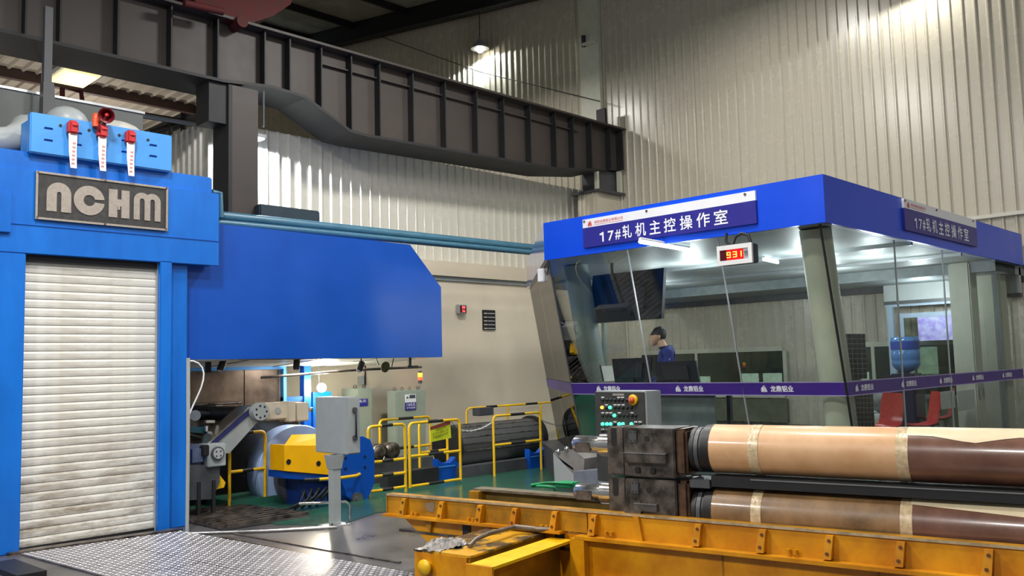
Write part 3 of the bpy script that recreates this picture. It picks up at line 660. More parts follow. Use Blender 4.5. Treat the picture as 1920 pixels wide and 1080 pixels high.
for k in range(7):
    q = c_ + Vector((.078 * math.cos(k * .9), -.004, .078 * math.sin(k * .9))); obj('bolt_hole', MB().cyl(q, q + Vector((0, .01, 0)), .014, 10), blk, ho)
a = P(497, 756, Y=10.66); b = P(540, 786, Y=10.66)
beige = mat('beige_casting', (206, 196, 176), .45, 0, .08, 6)
obj('body', MB().bbox(a.x, b.x, 10.66, 10.9, b.z, a.z, .02), beige, ho)
q = P(521, 770, Y=10.65); obj('sight_disc', MB().cyl(q, q + Vector((0, .02, 0)), .045, 18), greyC, ho)
a = P(541, 753, Y=10.6); b = P(577, 789, Y=10.6)
obj('end_block', MB().bbox(a.x, a.x + .11, 10.58, 10.86, b.z, a.z, .015), beige, ho); obj('end_block', MB().bbox(a.x + .12, b.x, 10.56, 10.84, b.z + .0, a.z - .02, .015), beige, ho)
q = P(583, 768, Y=10.66); obj('knob', MB().ball(q, .035), steel, ho)
# bearing block on the left
bb = thing('bearing_block', 'grey bearing block with a round bolted cap left of the yellow railing', 'bearing', (5.6, 10.5, .9))
a = P(390, 834, Y=10.5); b = P(424, 873, Y=10.5)
obj('block', MB().bbox(a.x, b.x, 10.5, 10.8, b.z, a.z, .01), greyC, bb)
c_ = P(407, 850, Y=10.5); obj('cap', MB().cyl(c_, c_ - Vector((0, .03, 0)), .085, 24), greyD, bb); obj('cap_face', MB().cyl(c_, c_ - Vector((0, .04, 0)), .066, 24), greyC, bb)
for k in range(4): q = c_ + Vector((.04 * math.cos(k * PI / 2 + .8), -.04, .04 * math.sin(k * PI / 2 + .8))); obj('bolt', MB().cyl(q, q - Vector((0, .006, 0)), .009, 8), blk, bb)
mo = thing('slate_motor', 'slate blue drive motor between the blue column and the bearing block', 'motor', (5.2, 10.6, .9))
a = P(350, 835, Y=10.6); b = P(384, 872, Y=10.6)
obj('motor_body', MB().bbox(a.x, b.x, 10.55, 10.95, b.z, a.z, .05), mat('slate_blue', (84, 96, 124), .4), mo)
q = P(385, 842, Y=10.56); obj('junction_box', MB().bbox(q.x - .06, q.x + .03, 10.5, 10.6, q.z - .08, q.z + .05, .01), blk, mo)
st = thing('coolant_tank', 'dark grey hopper tank on legs below the bearing block', 'tank', (5.3, 10.6, 0))
a = P(352, 878, Y=10.6); b = P(412, 935, Y=10.6)
obj('tank_body', MB().prism([P(*p, Y=10.55) for p in ((350, 872), (412, 872), (412, 905), (398, 936), (350, 938))], (0, .5, 0)), greyD, st)
for px in (372, 400): q = P(px, 970, Y=10.55); obj('leg', MB().box(q.x - .02, q.x + .02, 10.53, 10.58, .0, .45), beamD, st)
q = P(420, 905, Y=10.7); obj_ = obj('yellow_guard', MB().prism([P(*p, Y=10.6) for p in ((408, 885), (423, 905), (420, 914), (404, 918))], (0, .1, 0)), yel); tag(obj_, 'small yellow guard plate beside the dark hopper tank', 'guard')
for k, (zz, yy) in enumerate(((772, 0), (789, .0), (812, 0))):
    pass
cl_ = thing('linkage_assembly', 'cluster of dark linkages and hoses beside the blue column under the hood', 'linkage', (5.1, 11, 1.1))
obj('plate', MB().prism([P(*p, Y=11.2) for p in ((354, 785), (400, 790), (436, 800), (400, 832), (354, 832))], (0, .1, 0)), steelD, cl_)
obj('teal_block', MB().prism([P(*p, Y=11.1) for p in ((358, 800), (386, 800), (386, 812), (358, 811))], (0, .1, 0)), mat('teal_block', (26, 92, 104), .4), cl_)
obj('pale_bar', MB().prism([P(*p, Y=11.05) for p in ((387, 788), (403, 788), (403, 793), (387, 793))], (0, .05, 0)), beige, cl_)
obj('pale_bar', MB().prism([P(*p, Y=11.05) for p in ((386, 799), (390, 799), (390, 809), (386, 809))], (0, .05, 0)), white, cl_)
obj('rod', MB().tube([P(354, 815, Y=11), P(390, 824, Y=11)], .02, 8), blk, cl_)
obj('disc', MB().cyl(P(366, 779, Y=11.1), P(366, 779, Y=11.15), .07), steelB, cl_)
obj('bracket', MB().bbox(P(398, 755, Y=11.6).x, P(412, 755, Y=11.6).x, 11.5, 11.6, 1.24, 1.34, .01), alum, cl_)
obj('top_rail', MB().tube([P(352, 760, Y=11.7), P(452, 755, Y=11.7)], .02, 6), steel, cl_)
# conduit pipe and cable right beside the column
cp = thing('conduit', 'thin grey conduit standing against the right edge of the blue column', 'conduit', tuple(P(346, 1000, Z=0)))
q = P(346, 998, Z=0); obj('pipe', MB().tube([(q.x + .03, q.y, 0), (q.x + .035, q.y, 1.0), (q.x + .04, q.y + .02, 1.97)], .022, 8), greyC, cp)
obj_ = obj('white_cable', MB().tube([P(x_, y_, Y=10.3) for x_, y_ in ((350, 677), (362, 677), (372, 681), (379, 689), (382, 700), (381, 712), (377, 727), (370, 743), (362, 760), (356, 774), (351, 788))], .010, 8), white); tag(obj_, 'white cable looping down from the hood corner beside the blue column', 'cable')
# coil and reel
cc2 = P(560, 882, Y=10.95)
co = thing('strip_coil', 'large pale blue coil of strip standing on the reel', 'coil', tuple(cc2))
obj('coil_body', MB().lathe([(.0, 0), (.25, 0), (.62, 0), (.63, .01), (.63, .3), (.0, .3)], cc2 + Vector((0, .0, 0)), (0, 1, 0), 48), coilM, co)
rd = thing('reel_drum', 'dark grey reel drum face in front of the pale blue coil', 'reel', tuple(cc2))
obj('drum', MB().lathe([(.0, 0), (.5, 0), (.53, .02), (.53, .18)], cc2 + Vector((.12, -.2, -.05)), (0, 1, 0), 40), mat('drum_grey', (84, 84, 96), .4, .2), rd)
obj('press_arm', MB().prism([P(*p, Y=10.6) for p in ((520, 836), (534, 836), (534, 886), (522, 886))], (0, .1, 0)), greyD, rd)
ym = thing('coil_car', 'yellow and blue coil car with two round holes in its yellow cover', 'machine', (7, 10.3, 0))
pts_ = [(533, 835), (548, 815), (640, 817), (640, 890), (533, 883)]
obj('yellow_cover', MB().prism([P(*p, Y=10.25) for p in ((533, 835), (640, 836), (640, 892), (533, 883))], (0, .35, 0)), yelT if False else mat('coil_car_yellow', (240, 176, 0), .35, 0, .05, 5), ym)
obj('yellow_slope', MB().add([P(533, 835, Y=10.25), P(640, 836, Y=10.25), P(640, 812, Y=10.42), P(547, 815, Y=10.42)], [(0, 1, 2, 3)]), MATS['coil_car_yellow'], ym)
for px, py in ((541, 866), (597, 869)):
    q = P(px, py, Y=10.25); obj('round_hole', MB().cyl(q, q - Vector((0, .005, 0)), .035, 18), blk, ym)
obj('blue_base', MB().prism([P(*p, Y=10.28) for p in ((533, 884), (645, 892), (645, 904), (533, 897))], (0, .4, 0)), blueH, ym)
obj('blue_body', MB().prism([P(*p, Y=10.4) for p in ((562, 898), (645, 902), (640, 948), (566, 948))], (0, .4, 0)), mat('deep_blue', (20, 52, 130), .45), ym)
sp = [(640, 838), (652, 822), (680, 818), (694, 824), (702, 846), (702, 905), (690, 935), (672, 948), (650, 930), (640, 900)]
obj('side_plate', MB().prism([P(*p, Y=10.1) for p in sp], (0, .16, 0)), blueH, ym)
for px, py in ((648, 859), (684, 856), (648, 879), (684, 876)): q = P(px, py, Y=10.1); obj('bolt_hole', MB().cyl(q, q - Vector((0, .004, 0)), .022, 12), mat('hole_navy', (10, 26, 70), .5), ym)
q = P(668, 935, Y=10.1); obj('pivot_ring', MB().cyl(q, q - Vector((0, .05, 0)), .085, 22), greyD, ym); obj('pivot_bolt', MB().cyl(q - Vector((0, .05, 0)), q - Vector((0, .09, 0)), .045, 16), steelB, ym)
q = P(668, 950, Y=10.2); obj('foot', MB().box(q.x - .12, q.x + .1, 10.13, 10.5, 0, .2), blueH, ym)
gt = thing('hand_rail_stub', 'pale bent tube rail behind the control post', 'rail', tuple(P(655, 970, Z=0)))
q = P(656, 978, Z=0); obj('tube', MB().tube([(q.x, q.y, 0), (q.x, q.y, .19), (q.x - .04, q.y + .02, .235), (q.x - .5, q.y + .3, .24)], .016, 8), steelB, gt)
gt = thing('hose_bundle', 'tangle of black hoses under the coil car', 'hose', (6.6, 10.0, 0))
for k in range(5):
    q = P(545 + k * 14, 955, Y=10.0); obj('hose', MB().tube([(q.x, 10.1, .02), (q.x + .08, 9.9, .12 + .03 * k), (q.x + .2, 10.0, .25), (q.x + .34, 10.15, .05)], .018, 7), blk, gt)
# raised concrete step under coil
obj_ = struct('trim_6', MB().box(5.78, 7.9, 10.9, 12.55, .0, .10), greenf)

# ------------------------------------------------------------------ grey control box on a post
q0 = P(628, 985, Z=0)
cbx = thing('control_post', 'light grey control box on a steel post in front of the coil car', 'control box', tuple(q0))
yb = q0.y - .16; c = P(650, 800, Y=yb); xl_ = c.x; yl_ = P(591, 800, X=xl_).y; xr_ = P(675, 800, Y=yb).x
a = P(650, 745, Y=yb); b = P(650, 853, Y=yb)
obj('box', MB().bbox(xl_, xr_, yb, yl_, b.z, a.z, .008), greyC, cbx)
obj('door', MB().bbox(xl_ + .012, xr_ - .012, yb - .018, yb, b.z + .012, a.z - .012, .004), greyC, cbx)
hz = (a.z + b.z) / 2; hx_ = (xl_ + xr_) / 2
obj('handle', MB().tube([(hx_, yb - .02, hz - .14), (hx_, yb - .055, hz - .12), (hx_, yb - .055, hz + .16), (hx_, yb - .02, hz + .18)], .012, 8), blk, cbx)
for k in (-.14, .18): obj('lock', MB().bbox(hx_ - .03, hx_ + .03, yb - .05, yb - .015, hz + k - .03, hz + k + .03, .01), greyD, cbx)
xm = q0.x; ym_ = q0.y
obj('post', MB().bbox(xm - .055, xm + .055, ym_ - .05, ym_ + .05, .015, b.z, .006), greyC, cbx)
obj('post_head', MB().hexa([(xm - .06, ym_ - .06, b.z - .16), (xm + .06, ym_ - .06, b.z - .16), (xm + .06, ym_ + .06, b.z - .16), (xm - .06, ym_ + .06, b.z - .16), (xm - .09, ym_ - .08, b.z), (xm + .09, ym_ - .08, b.z), (xm + .09, ym_ + .08, b.z), (xm - .09, ym_ + .08, b.z)]), greyC, cbx)
obj('base_plate', MB().box(xm - .14, xm + .14, ym_ - .12, ym_ + .12, 0, .015), alum, cbx)
for sx in (-.1, .1): obj('anchor_bolt', MB().cyl((xm + sx, ym_ - .09, .015), (xm + sx, ym_ - .09, .045), .012, 8), steel, cbx)

# ------------------------------------------------------------------ floor cabinets at the cream wall
def cabinet(px0, pxm, px1, pyt, lab, eyes=True, sign=True):
    Y = 12.2; a = P(px0, pyt, Y=Y); bq = P(px1, pyt, Y=Y); m_ = P(pxm, pyt, Y=Y)
    o = thing('electrical_cabinet', lab, 'cabinet', (a.x, Y, 0))
    dp = P(px0, pyt, X=m_.x).y
    obj('body', MB().bbox(m_.x, bq.x, Y, dp, .06, a.z, .01), greyG, o)
    obj('door', MB().bbox(m_.x + .01, bq.x - .01, Y - .02, Y, .1, a.z - .02, .006), greyG, o)
    obj('plinth', MB().box(m_.x + .01, bq.x - .01, Y + .01, dp - .01, 0, .06), greyD, o)
    if eyes:
        for x in (m_.x + .05, m_.x + .22, bq.x - .28, bq.x - .08):
            mb = MB(); mb.tube([(x + .028 * math.cos(k * PI / 6), Y + .1, a.z + .03 + .028 * math.sin(k * PI / 6)) for k in range(13)], .006, 6); obj('lifting_eye', mb, steel, o)
    return o, a, m_, bq
o, a, m_, bq = cabinet(725, 742, 797, 734, 'tall grey-green electrical cabinet carrying the glowing beacon')
s0 = P(760, 755, Y=12.17); s1 = P(780, 768, Y=12.17)
lp = obj('label_plate', MB().box(s0.x, s1.x, 12.165, 12.178, s1.z, s0.z), navyF, o); 
letters('17#轧机', ((s0.x + .02, 12.162, (s0.z + s1.z) / 2), (s1.x - s0.x) - .04, .06), 0, textw, 'lettering', o)
letters('电气控制柜', ((s0.x + .02, 12.162, s1.z + .02), (s1.x - s0.x) - .04, .035), 0, textw, 'lettering', o)
s2 = P(760, 740, Y=12.17); obj('label_plate', MB().box(s0.x, s1.x, 12.165, 12.178, s0.z, s2.z), signw, o)
obj('label_print', MB().box(s0.x + .02, s0.x + .06, 12.160, 12.164, s0.z + .07, s0.z + .1).box(s0.x + .09, s1.x - .02, 12.160, 12.164, s0.z + .07, s0.z + .13), greyD, o)
o2, a, m_, bq2 = cabinet(640, 668, 697, 730, 'second grey-green cabinet, half hidden behind the control box')
s0 = P(676, 748, Y=12.17); s1 = P(689, 761, Y=12.17)
obj('label_plate', MB().box(s0.x - .05, s1.x, 12.165, 12.178, s1.z, s0.z), navyF, o2)
letters('轧机', ((s0.x - .03, 12.162, (s0.z + s1.z) / 2), .14, .05), 0, textw, 'lettering', o2)
bc = P(788, 722, Y=12.35)
be = thing('beacon_tower', 'red and amber signal beacon glowing on top of the grey-green cabinet', 'beacon', tuple(bc))
zc_ = P(788, 734, Y=12.35).z
obj('stem', MB().cyl((bc.x, bc.y, zc_), (bc.x, bc.y, bc.z + .02), .01, 8), greyC, be); z = P(788, 719, Y=12.35).z
obj('base', MB().cyl((bc.x, bc.y, z), (bc.x, bc.y, z + .06), .035, 14), greyD, be)
obj('red_lens', MB().cyl((bc.x, bc.y, z + .06), (bc.x, bc.y, z + .12), .04, 16), beacR, be, label='red lens')
obj('amber_lens', MB().cyl((bc.x, bc.y, z + .12), (bc.x, bc.y, z + .19), .04, 16), beacY, be, label='amber lens')
obj('cap', MB().cyl((bc.x, bc.y, z + .19), (bc.x, bc.y, z + .22), .035, 14), greyD, be)
# wall gadgets
for (px, py, s_, lab) in ((863, 580, .10, 'small red digital display on the cream wall'),):
    c_ = P(px, py, Y=12.68); o = thing('wall_display', lab, 'display', tuple(c_))
    obj('case', MB().bbox(c_.x - .1, c_.x + .1, 12.6, 12.7, c_.z - .09, c_.z + .09, .01), greyC, o)
    obj('screen', MB().box(c_.x - .08, c_.x + .085, 12.595, 12.6, c_.z - .07, c_.z + .07), ledRd, o)
    letters('88', ((c_.x - .03, 12.594, c_.z + .01), .08, .05), 0, ledP, 'digits', o); letters('36', ((c_.x - .03, 12.594, c_.z - .06), .08, .05), 0, ledP, 'digits', o)
c_ = P(917, 600, Y=12.68)
o = thing('notice_board', 'dark framed notice board with rows of text strips on the cream wall', 'notice', tuple(c_))
obj('board', MB().box(c_.x - .17, c_.x + .17, 12.67, 12.7, c_.z - .2, c_.z + .2), beamD, o)
for k in range(5):
    obj('text_strip', MB().box(c_.x - .15, c_.x - .06, 12.665, 12.67, c_.z + .12 - k * .075, c_.z + .14 - k * .075), beige, o)
    obj('text_strip', MB().box(c_.x - .04, c_.x + .15, 12.665, 12.67, c_.z + .12 - k * .075, c_.z + .14 - k * .075), greyC, o)
c_ = P(676, 712, Y=12.66)
o = thing('wall_switch_box', 'small grey switch box on a red conduit on the cream wall', 'switch', tuple(c_))
obj('box', MB().bbox(c_.x - .04, c_.x + .04, 12.6, 12.7, c_.z - .1, c_.z + .06, .01), greyC, o)
q = P(685, 700, Y=12.68); obj('conduit', MB().tube([(q.x, 12.68, 1.5), (q.x, 12.68, 2.1)], .012, 6), craneR, o)

# ------------------------------------------------------------------ yellow and black railings
def rail(lab, segs, blacks, loc, grp=None, r=.021):
    o = thing('railing', lab, 'railing', tuple(loc))
    for s_ in segs: obj('tube', MB().tube(s_, r, 10), yel, o)
    for s_ in blacks: obj('black_band', MB().tube(s_, r + .002, 10), blk, o)
    return o
def frame_pts(a, b, h, z0=0.0, rr=.07):
    a = Vector((a[0], a[1], 0)); b = Vector((b[0], b[1], 0)); d = (b - a).normalized()
    p = [a + Vector((0, 0, z0))]
    for k in range(5): t = k * PI / 8; p.append(a + d * (rr - rr * math.cos(t)) + Vector((0, 0, h - rr + rr * math.sin(t))))
    for k in range(5): t = PI / 2 - k * PI / 8; p.append(b - d * (rr - rr * math.cos(t)) + Vector((0, 0, h - rr + rr * math.sin(t))))
    p.append(b + Vector((0, 0, z0))); return p, d, a, b
def bay(lab, a, b, h, mids, z0=0, blk_t=(.35, .65), bottom=None):
    p, d, a, b = frame_pts(a, b, h, z0); L = (b - a).length
    segs = [p]; bl = [[a + d * (L * blk_t[0]) + Vector((0, 0, h)), a + d * (L * blk_t[1]) + Vector((0, 0, h))]]
    for m_ in mids:
        segs.append([a + Vector((0, 0, m_)), b + Vector((0, 0, m_))]); bl.append([a + d * (L * blk_t[0]) + Vector((0, 0, m_)), a + d * (L * blk_t[1]) + Vector((0, 0, m_))])
    return rail(lab, segs, bl, a)
A = P(430, 955, Z=0); B = P(497, 945, Z=0)
bay('yellow and black hoop railing left of the pale blue coil', (A.x, A.y), (B.x, B.y), .98, (.48,), 0)
A = P(766, 922, Z=0); B = P(864, 907, Z=0)
bay('yellow and black railing panel carrying the yellow warning sign', (A.x + .03, A.y), (B.x, B.y), .98, (.50, .07), .05)
C0 = Vector((6.95, 10.0, 0)); A2 = Vector((A.x - .05, A.y, 0))
C0 = A2 + Vector((-.62, .0, 0))
t_ = P(690, 795, Y=A2.y); C0 = Vector((t_.x, A2.y, 0))
bay('yellow railing panel just left of the warning sign panel', (C0.x, C0.y), (A2.x, A2.y), .98, (.48, .28, .08), 0)
A3 = P(712, 790, Y=11.4); B3 = P(806, 782, Y=11.4)
bay('yellow and black railing behind, in front of the grey-green cabinet', (A3.x, 11.4), (B3.x, 11.4), .97, (.5,), 0)
A4 = P(786, 800, Y=10.9); B4 = P(838, 796, Y=10.9)
bay('short yellow railing standing behind the warning sign', (A4.x, 10.9), (B4.x, 10.9), .93, (.45,), 0)
A5 = P(925, 800, Y=10.35); B5 = P(1013, 800, Y=10.35)
bay('yellow and black railing in front of the dark drum', (A5.x, 10.35), (B5.x, 10.35), .97, (.5,), 0)
A6 = P(875, 790, Y=12.3); B6 = P(1045, 780, Y=12.3)
rail('long yellow and black railing behind the dark drum', [[(A6.x, 12.3, 0), (A6.x, 12.3, .95), (A6.x + .06, 12.3, 1.0), (B6.x + .3, 12.3, 1.0)], [(A6.x + 1.1, 12.3, 0), (A6.x + 1.1, 12.3, 1.0)], [(B6.x - .5, 12.3, 0), (B6.x - .5, 12.3, 1.0)]], [[(A6.x + .5, 12.3, 1.0), (A6.x + .8, 12.3, 1.0)], [(A6.x + 1.6, 12.3, 1.0), (A6.x + 1.95, 12.3, 1.0)]], (A6.x, 12.3, 0))
rl_ = thing('toggle_bar', 'yellow and black tube bar in front of the coil car', 'bar', tuple(P(640, 895, Y=9.95)))
obj('tube', MB().tube([P(598, 899, Y=9.95), P(640, 896, Y=9.95), P(668, 892, Y=9.95), P(674, 889, Y=10.1)], .022, 10), yel, rl_); obj('black_band', MB().tube([P(570, 900, Y=9.97), P(598, 899, Y=9.95)], .02, 10), blk, rl_)
# warning sign
w0 = P(806, 800, Y=10.2); w1 = P(846, 826, Y=10.2); wl = P(808, 829, Y=10.2); wr = P(846, 821, Y=10.2); tl = P(806, 800, Y=10.2); trr = P(844, 788, Y=10.2)
ws = thing('warning_sign', 'yellow-green warning sign with a red header and three text lines on the railing', 'sign', tuple(w0))
obj('board', MB().prism([wl, wr, trr, tl], (0, .015, 0)), yelS, ws)
obj('header', MB().prism([tl + (wl - tl) * .02 + Vector((0, -.004, 0)), trr + (wr - trr) * .02 + Vector((0, -.004, 0)), trr + (wr - trr) * .22 + Vector((0, -.004, 0)), tl + (wl - tl) * .22 + Vector((0, -.004, 0))], (0, .004, 0)), mat('dull_red_print', (150, 60, 60), .5), ws)
tilt = math.atan2(trr.z - tl.z, trr.x - tl.x)
for k, s_ in enumerate(('设备运行中', '非工作人员禁止入内', '严禁翻越防护栏杆')):
    o = letters(s_, ((0, 0, 0), .31 if k else .2, .042), 0, blk, 'lettering', ws)
    bx = tl + (wl - tl) * (.42 + .22 * k) + (trr - tl) * (.08 if k else .24) + Vector((0, -.012, 0))
    for v in o.data.vertices:
        w_ = v.co + WL[ws.name]; sh_ = w_.x * math.tan(tilt); v.co = Vector((w_.x + bx.x, bx.y, w_.z + bx.z + sh_)) - WL[ws.name]
obj('tie', MB().tube([trr, P(858, 806, Y=10.25)], .004, 5), blk, ws); obj('tie', MB().tube([wr, P(858, 808, Y=10.25)], .004, 5), blk, ws)
def chain(name, a, b, sag, n, lab, material):
    o = thing(name, lab, 'chain', tuple(a)); a = Vector(a); b = Vector(b)
    pt = lambda t: a.lerp(b, t) - Vector((0, 0, sag * 4 * t * (1 - t)))
    for i in range(n):
        c = pt((i + .5) / n); d = (pt((i + 1) / n) - pt(i / n)); L = d.length * .62; d.normalize()
        s_ = d.cross(Vector((0, 0, 1))).normalized(); 
        if i % 2: s_ = d.cross(s_)
        mb = MB().tube([c + d * L * math.cos(k * PI / 4) + s_ * .011 * math.sin(k * PI / 4) for k in range(9)], .004, 5); obj('link', mb, material, o)
chain('plastic_chain', P(862, 806, Y=10.2), P(922, 792, Y=10.35), .06, 16, 'pale chain hung between the sign railing and the drum railing', white)
chain('dark_chain', P(1014, 787, Y=10.35), P(1060, 798, Y=9.6), .03, 10, 'dark chain hung from the drum railing to the control cabin', greyD)

# ------------------------------------------------------------------ drum and stands
dr = thing('coil_drum', 'large dark ribbed horizontal drum behind the yellow railings', 'drum', (11, 11.3, 0))
dc = Vector((9.95, 11.3, .45)); de = Vector((11.95, 11.3, .45))
seg = 32; mb = MB()
mb.tube([dc, de], .345, 40, cap=False); obj('shell', mb, mat('drum_steel', (84, 84, 84), .45, .3, .05, 3), dr)
for k in range(9): th = -.2 + k * .33; obj('rib', MB().tube([dc + Vector((0, -.345 * math.cos(th), .345 * math.sin(th))), de + Vector((0, -.345 * math.cos(th), .345 * math.sin(th)))], .012, 6), steel, dr)
obj('end_flange', MB().tube([de, de + Vector((.06, 0, 0))], .40, 40), blk, dr); obj('hub', MB().cyl(de, de + Vector((.3, 0, 0)), .08), steelD, dr)
obj('rear_flange', MB().tube([dc - Vector((.06, 0, 0)), dc], .37, 40), blk, dr)
bs = P(905, 765, Y=12.2); obj_ = obj('vent_box', MB().bbox(bs.x - .18, bs.x + .2, 12.1, 12.3, .85, 1.0, .01), greyD); tag(obj_, 'dark grey box behind the left end of the drum', 'box')
def trestle(x, y, lab):
    o = thing('blue_trestle', lab, 'trestle', (x, y, 0))
    obj('upright', MB().prism([(x - .19, y, .0), (x + .19, y, .0), (x + .19, y, .34), (x + .08, y, .26), (x - .08, y, .26), (x - .19, y, .34)], (0, .12, 0)), blueH, o)
    obj('weld_strip', MB().box(x - .17, x + .17, y - .01, y, .2, .215), blueP, o)
    obj('brace', MB().prism([(x + .19, y - .02, .27), (x + .62, y - .02, .0), (x + .36, y - .02, .0), (x + .19, y - .02, .12)], (0, .1, 0)), blueH, o)
q = P(838, 890, Y=10.75); trestle(q.x, 10.75, 'blue steel trestle under the left end of the drum')
q = P(1008, 870, Y=10.55); trestle(q.x, 10.55, 'blue steel trestle under the right end of the drum')
sk = thing('steel_skid', 'low dark steel skid under the drum beside the trestles', 'skid', (9.4, 10.6, 0))
obj('beam', MB().box(8.2, 9.2, 10.7, 10.9, 0, .22), beamD, sk); obj('beam', MB().box(9.6, 11.6, 10.62, 10.8, 0, .18), greyD, sk); obj('flat_plate', MB().box(9.7, 11.2, 10.82, 11.3, .1, .13), greyC, sk)
pm = thing('pump_unit', 'dark pump with coils behind the middle yellow railing', 'pump', (8.6, 11.6, 0))
obj('bed', MB().box(8.1, 9.6, 11.3, 11.9, 0, .32), greyD, pm)
for k, x in enumerate((8.25, 8.55, 8.8)): obj('motor', MB().lathe([(.06, 0), (.13, .02), (.13, .2), (.08, .22)], (x, 11.3, .48), (0, 1, 0), 18), steelD, pm)
obj('hose_loop', MB().tube([(8.45 + .12 * math.cos(t * .5), 11.25, .45 + .14 * math.sin(t * .5)) for t in range(13)], .012, 6), steel, pm)

# ------------------------------------------------------------------ control cabin
ZF0, ZF1 = 3.14, 3.63
def gx(z): return 8.54 + .232 * (3.14 - z)
YR, YL = 3.95, 7.66
CE = Vector((11.55, 10.85, 0))                                   # far end of the canted side
cab = thing('control_cabin', 'glazed control cabin with a bright blue fascia beside the right wall', 'cabin', (8.5, 3.9, 0))
obj('floor_slab', MB().prism([(9.0, 4.0, .0), (15.4, 4.0, .0), (15.4, 10.8, 0), (11.7, 10.8, 0), (9.0, 7.7, .0)], (0, 0, .42)), greyD, cab)
obj('roof_slab', MB().prism([(8.52, 3.87, 3.16), (15.9, 3.87, 3.16), (15.9, 10.8, 3.16), (11.5, 10.8, 3.16), (8.52, 7.64, 3.16)], (0, 0, .3)), wall_in, cab)
obj('fascia', MB().box(8.46, 8.50, 3.85, 7.66, ZF0, ZF1), blueF, cab)
obj('fascia', MB().box(8.50, 12.3, 3.85, 3.89, ZF0, ZF1), blueF, cab)
obj('fascia', MB().box(12.31, 15.4, 3.855, 3.89, ZF0, ZF1), blueF, cab)
obj('fascia', MB().prism([(8.46, 7.66, ZF0), (CE.x - .05, CE.y, ZF0), (CE.x, CE.y - .04, ZF0), (8.5, 7.64, ZF0)], (0, 0, ZF1 - ZF0)), mat('fascia_painted_reflection', (120, 124, 190), .12, 0, .15, 2, coat=.6), cab, label='glossy fascia with a lavender reflection painted in')  # canted blue fascia, its glancing reflection put into the colour as lavender
obj('fascia', MB().box(15.36, 15.40, 3.89, 4.6, ZF0, ZF1), blueF, cab)
# panes: leaning left face, divided as in the photo
def pane(ya, yb, name='pane'):
    z0, z1 = .42, 3.14
    return obj(name, MB().add([(gx(z0), ya, z0), (gx(z0), yb, z0), (gx(z1), yb, z1), (gx(z1), ya, z1)], [(0, 1, 2, 3)]), gPane, cab)
ys = [YR + .0, P(1350, 470, X=8.57).y, P(1180, 480, X=8.57).y, YL]
for a_, b_ in zip(ys, ys[1:]): pane(a_ + .006, b_ - .006)
for y in ys[1:3]: obj('pane_joint', MB().prism([(gx(.42) - .006, y, .42), (gx(3.14) - .006, y, 3.14), (gx(3.14) + .012, y, 3.14), (gx(.42) + .012, y, .42)], (0, .012, 0)), alum, cab)
xr = [None, P(1683, 560, Y=YR).x, P(1772, 560, Y=YR).x, 15.3]
for i, (a_, b_) in enumerate(zip(xr, xr[1:])):
    za, zb = .42, 3.14
    p_ = [(gx(za) if a_ is None else a_ + .006, YR, za), (b_ - .006, YR, za), (b_ - .006, YR, zb), (gx(zb) if a_ is None else a_ + .006, YR, zb)]
    obj('pane', MB().add(p_, [(0, 1, 2, 3)]), gPane, cab)
    if i < 2: obj('pane_joint', MB().box(b_ - .008, b_ + .008, YR - .008, YR + .008, za, zb), alum, cab)
obj('corner_joint', MB().tube([(gx(.42), YR - .004, .42), (gx(3.14), YR - .004, 3.14)], .013, 6), blk, cab)
dch = (CE - Vector((8.54, YL, 0))).normalized()
def chp(t, z): return Vector((gx(z), YL, z)) + Vector((dch.x, dch.y, 0)) * t
for t0, t1 in ((0, 2.1), (2.12, 4.2)):
    obj('pane', MB().add([chp(t0, .42), chp(t1, .42), chp(t1, 3.14), chp(t0, 3.14)], [(0, 1, 2, 3)]), gPane, cab)
obj('corner_joint', MB().tube([(gx(.42), YL, .42), (gx(3.14), YL, 3.14)], .012, 6), greyD, cab)
obj('sill', MB().hexa([(gx(.42) - .06, YR - .05, .0), (15.4, YR - .05, 0), (15.4, YR + .05, 0), (gx(.42) + .05, YR + .05, 0), (gx(.42) - .06, YR - .05, .42), (15.4, YR - .05, .42), (15.4, YR + .05, .42), (gx(.42) + .05, YR + .05, .42)]), greyC, cab)
obj('sill', MB().box(gx(.42) - .06, gx(.42) + .04, YR, YL, 0, .42), greyC, cab)
obj('sill', MB().prism([chp(0, .0), chp(4.2, 0), chp(4.2, 0) + Vector((.1, 0, 0)), chp(0, 0) + Vector((.1, 0, 0))], (0, 0, .42)), greyC, cab)
# purple stripe with name
sz0, sz1 = 1.385, 1.535
def sxl(z): return gx(z) - .006
def stripe_quad(ya, yb): return MB().add([(sxl(sz0), ya, sz0), (sxl(sz0), yb, sz0), (sxl(sz1), yb, sz1), (sxl(sz1), ya, sz1)], [(0, 1, 2, 3)])
obj('stripe', stripe_quad(YR, YL), purple, cab)
obj('stripe', MB().box(gx(1.46), 15.3, YR - .007, YR - .005, sz0, sz1), purple, cab)
obj('stripe', MB().add([chp(0, sz0) - Vector((.01, 0, 0)), chp(4.2, sz0) - Vector((.01, 0, 0)), chp(4.2, sz1) - Vector((.01, 0, 0)), chp(0, sz1) - Vector((.01, 0, 0))], [(0, 1, 2, 3)]), purple, cab)
obj('stripe_edge', MB().box(gx(1.46), 15.3, YR - .009, YR - .007, sz1 - .008, sz1 + .004).box(gx(1.46), 15.3, YR - .009, YR - .007, sz0 - .004, sz0 + .008), mat('stripe_edge_pale', (160, 150, 196), .4), cab)
mb = MB()
for z in (sz0, sz1 - .01): mb.add([(sxl(z) - .003, YR, z), (sxl(z) - .003, YL, z), (sxl(z + .01) - .003, YL, z + .01), (sxl(z + .01) - .003, YR, z + .01)], [(0, 1, 2, 3)])
obj('stripe_edge', mb, MATS['stripe_edge_pale'], cab)
